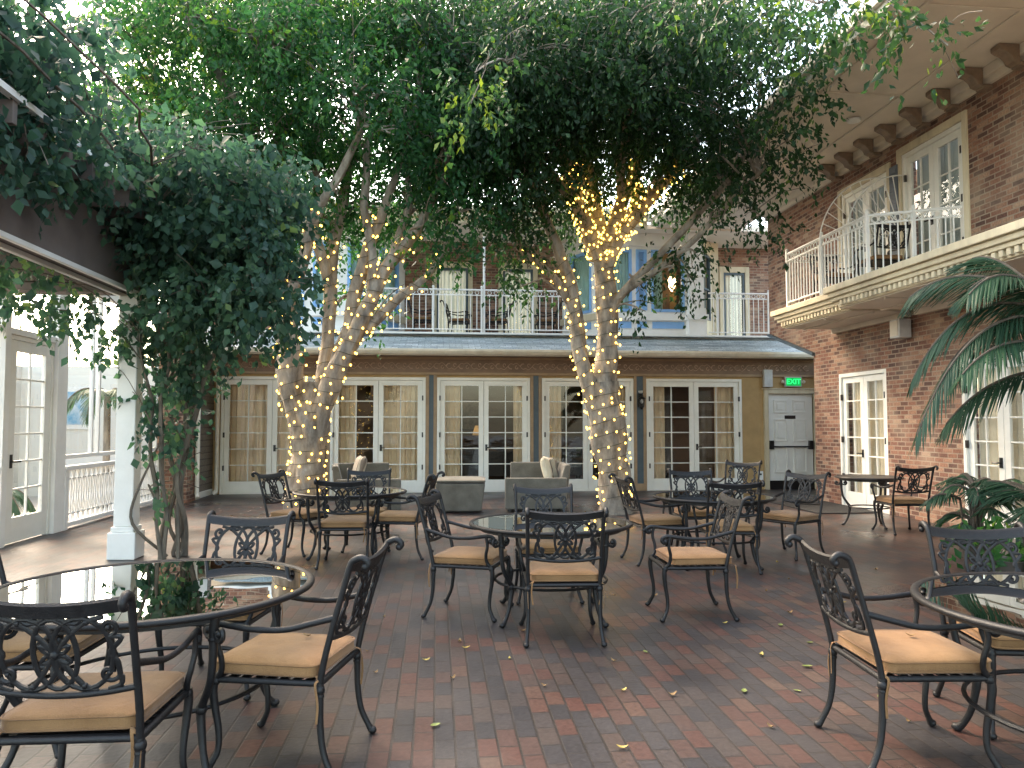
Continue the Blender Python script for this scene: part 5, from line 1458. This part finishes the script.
for (a, c, z0, z1, lab) in ((12.2, 13.6, 0, 2.4, 'pale full curtain behind the far ground floor door of the brick building'), (8.86, 10.24, 0, 2.4, 'pale full curtain behind the door of the brick building beyond the palms'), (10.2, 11.5, 3.66, 5.8, 'pale curtain behind the upstairs door beside the shutter'), (12.0, 13.4, 3.66, 5.7, 'pale curtain behind the upstairs door at the far end of the ledge'), (4.66, 6.04, 0, 2.4, 'pale full curtain behind the nearest door of the brick building')):
    b = B(RW(7.53)); wavy(b, a + .05, c - .05, z0 + .06, z1 - .03, -.16, .022, .12, a)
    tag(b.build('curtain', M['curtain_g' if z0 > 1 else 'curtain_w']), lab, 'curtain', 'curtains behind the brick building doors')
# furniture glimpsed inside
for x, y, z, wd, ht, lab in ((.95, 21.97, 1.75, .7, .9, 'dark framed picture on the back wall of the room behind the middle french door'), (3.4, 21.97, 1.7, .6, .8, 'dark framed picture on the back wall behind the fourth french door'), (5.9, 21.97, 1.7, .8, .7, 'dark framed picture on the back wall behind the rightmost french door'), (-1.4, 21.97, 1.7, .7, .8, 'dark framed picture on the back wall behind the second french door')):
    t = thing('framed_picture', lab, 'picture', (x, y, z))
    b = B(); b.box(-wd / 2, wd / 2, -.03, 0, -ht / 2, ht / 2); b.build('frame', M['bronze'], t)
    b = B(); b.box(-wd / 2 + .06, wd / 2 - .06, -.036, -.031, -ht / 2 + .06, ht / 2 - .06); b.build('canvas', M['art2'], t)
for x, lab in ((1.4, 'dark sideboard inside the room behind the middle french door'), (5.7, 'dark sideboard inside the room behind the rightmost french door'), (3.2, 'dark sideboard inside the room behind the fourth french door')):
    t = thing('sideboard', lab, 'sideboard', (x, 20.6, 0))
    b = B(); b.box(-.7, .7, -.22, .22, .12, .85); b.box(-.74, .74, -.25, .25, .851, .88); b.build('cabinet', M['bronze'], t, bevel=.01)
    for sx in (-.62, .62):
        for sy in (-.16, .16):
            b = B(); b.box(sx - .03, sx + .03, sy - .03, sy + .03, 0, .12); b.build('leg', M['bronze'], t)

def lamp(x, y, z, lab):
    t = thing('table_lamp', lab, 'lamp', (x, y, z))
    b = B(); b.lathe([(.08, 0), (.08, .02), (.03, .05), (.06, .16), (.05, .25), (.015, .3), (.012, .36)], (0, 0, 0), 16); b.build('stem', M['bronze'], t)
    b = B(); b.lathe([(.20, .32), (.13, .58)], (0, 0, 0), 20, False); b.build('lamp_shade', M['shade'], t)
    b = B(); b.ball((0, 0, .43), .07, 10); b.build('bulb', M['lamp'], t)
lamp(1.15, 20.6, .88, 'lit table lamp in the room behind the middle french door')
lamp(3.1, 20.6, .88, 'added lit table lamp brightening the room behind the fourth french door')  # no lamp seen here; added to warm the room and its curtains
lamp(5.75, 20.6, .88, 'added lit table lamp brightening the room behind the rightmost french door')  # added as well, warm fill for the rightmost door's curtains
t = thing('pendant_light', 'lit amber pendant light inside the upstairs bay window right of the right trunk', 'lamp', (6.02, 19.1, 5.1))
b = B(); b.tube([(0, 0, .2), (0, 0, 1.15)], .012, 6); b.build('rod', M['bronze'], t)
b = B(); b.lathe([(.02, -.18), (.09, -.05), (.12, .1), (.06, .2)], (0, 0, 0), 14); b.build('lamp_shade', M['lamp'], t)
# ------------------------------------------------------------------ fallen leaves
def leaf_mesh(name, m, L, w_, curl):
    b = B(); n = 6; vs = []; fs = []
    for i in range(n + 1):
        t = i / n; ww = w_ * math.sin(PI * (t * .94 + .03)) ** .8
        z = .004 + curl * (2 * t - 1) ** 2
        vs += [(-ww / 2, (t - .5) * L, z + ww * .25), (0, (t - .5) * L, z), (ww / 2, (t - .5) * L, z + ww * .2)]
    for i in range(n):
        a = i * 3; fs += [(a, a + 1, a + 4, a + 3), (a + 1, a + 2, a + 5, a + 4)]
    b.add(vs, fs, True)
    return b.build(name, m)
kinds = [('lgreen', .055, .03, .006, 'fresh yellow green leaf fallen on the brick paving', 'fresh leaves on the paving'), ('lyellow', .045, .022, .012, 'pale yellow leaf fallen on the brick paving', 'yellow leaves on the paving'), ('clay', .042, .022, .018, 'curled brown leaf fallen on the brick paving', 'brown leaves on the paving'), ('pale_petal', .035, .025, .006, 'pale dry petal fallen on the brick paving', 'pale petals on the paving')]
protos = {}
LV = {'lgreen': [(.0, 3.9), (1.37, 5.0), (2.55, 5.1), (2.28, 4.6), (2.02, 4.2), (1.72, 4.22), (2.42, 4.05), (2.55, 5.55)],
      'lyellow': [(-.06, 4.96), (.47, 4.95), (.86, 3.55), (2.1, 4.86), (1.05, 4.3), (2.16, 5.65), (-.1, 3.37), (3.4, 6.2), (.2, 5.2)],
      'clay': [(1.12, 4.83), (1.3, 4.2), (-.45, 5.2), (-.4, 6.1), (2.95, 6.7), (1.9, 6.6), (.1, 4.6), (-.36, 4.75), (.62, 4.42), (2.5, 6.45), (2.25, 3.75), (2.37, 3.72), (1.65, 3.72)],
      'pale_petal': []}
rnd = random.Random(4)
for k in range(26): LV['pale_petal'].append((rnd.uniform(-3.9, -2.6), rnd.uniform(12.5, 16.3)))
for k in range(22):
    a = rnd.uniform(0, 6.3); q = rnd.uniform(.4, 1.5) ** 1.2; cx, cy = ((-2.0, 12.1), (2.98, 12.75))[k % 2]
    LV['clay'].append((cx + q * math.cos(a), cy + q * math.sin(a)))
for k in range(9): LV['clay'].append((rnd.uniform(-1, 4.6), rnd.uniform(5, 11)))
for k in range(6): LV['lyellow'].append((rnd.uniform(.5, 4.6), rnd.uniform(6, 11)))
for mk, L, w_, curl, lab, grp in kinds:
    first = None
    for (x, y) in LV[mk]:
        if first is None:
            first = leaf_mesh('fallen_leaf' if mk != 'pale_petal' else 'fallen_petal', M[mk], L, w_, curl); tag(first, lab, 'leaf' if mk != 'pale_petal' else 'petal', grp); o = first
        else:
            o = first.copy(); COL.objects.link(o)
        o.location = (x, y, 0.001); o.rotation_euler = (0, 0, rnd.uniform(0, 6.3)); s = rnd.uniform(.75, 1.3); o.scale = (s, s, s)

for mk, x, y, z, lab in (('clay', 2.22, 3.45, .503, 'dry brown leaf lying on the cushion of the right foreground chair'), ('clay', -.60, 3.72, .503, 'dry brown leaf lying on the cushion of the chair right of the big left table')):
    o = leaf_mesh('fallen_leaf', M[mk], .045, .024, .012); o.location = (x, y, z); o.rotation_euler = (0, 0, 1.1); tag(o, lab, 'leaf')
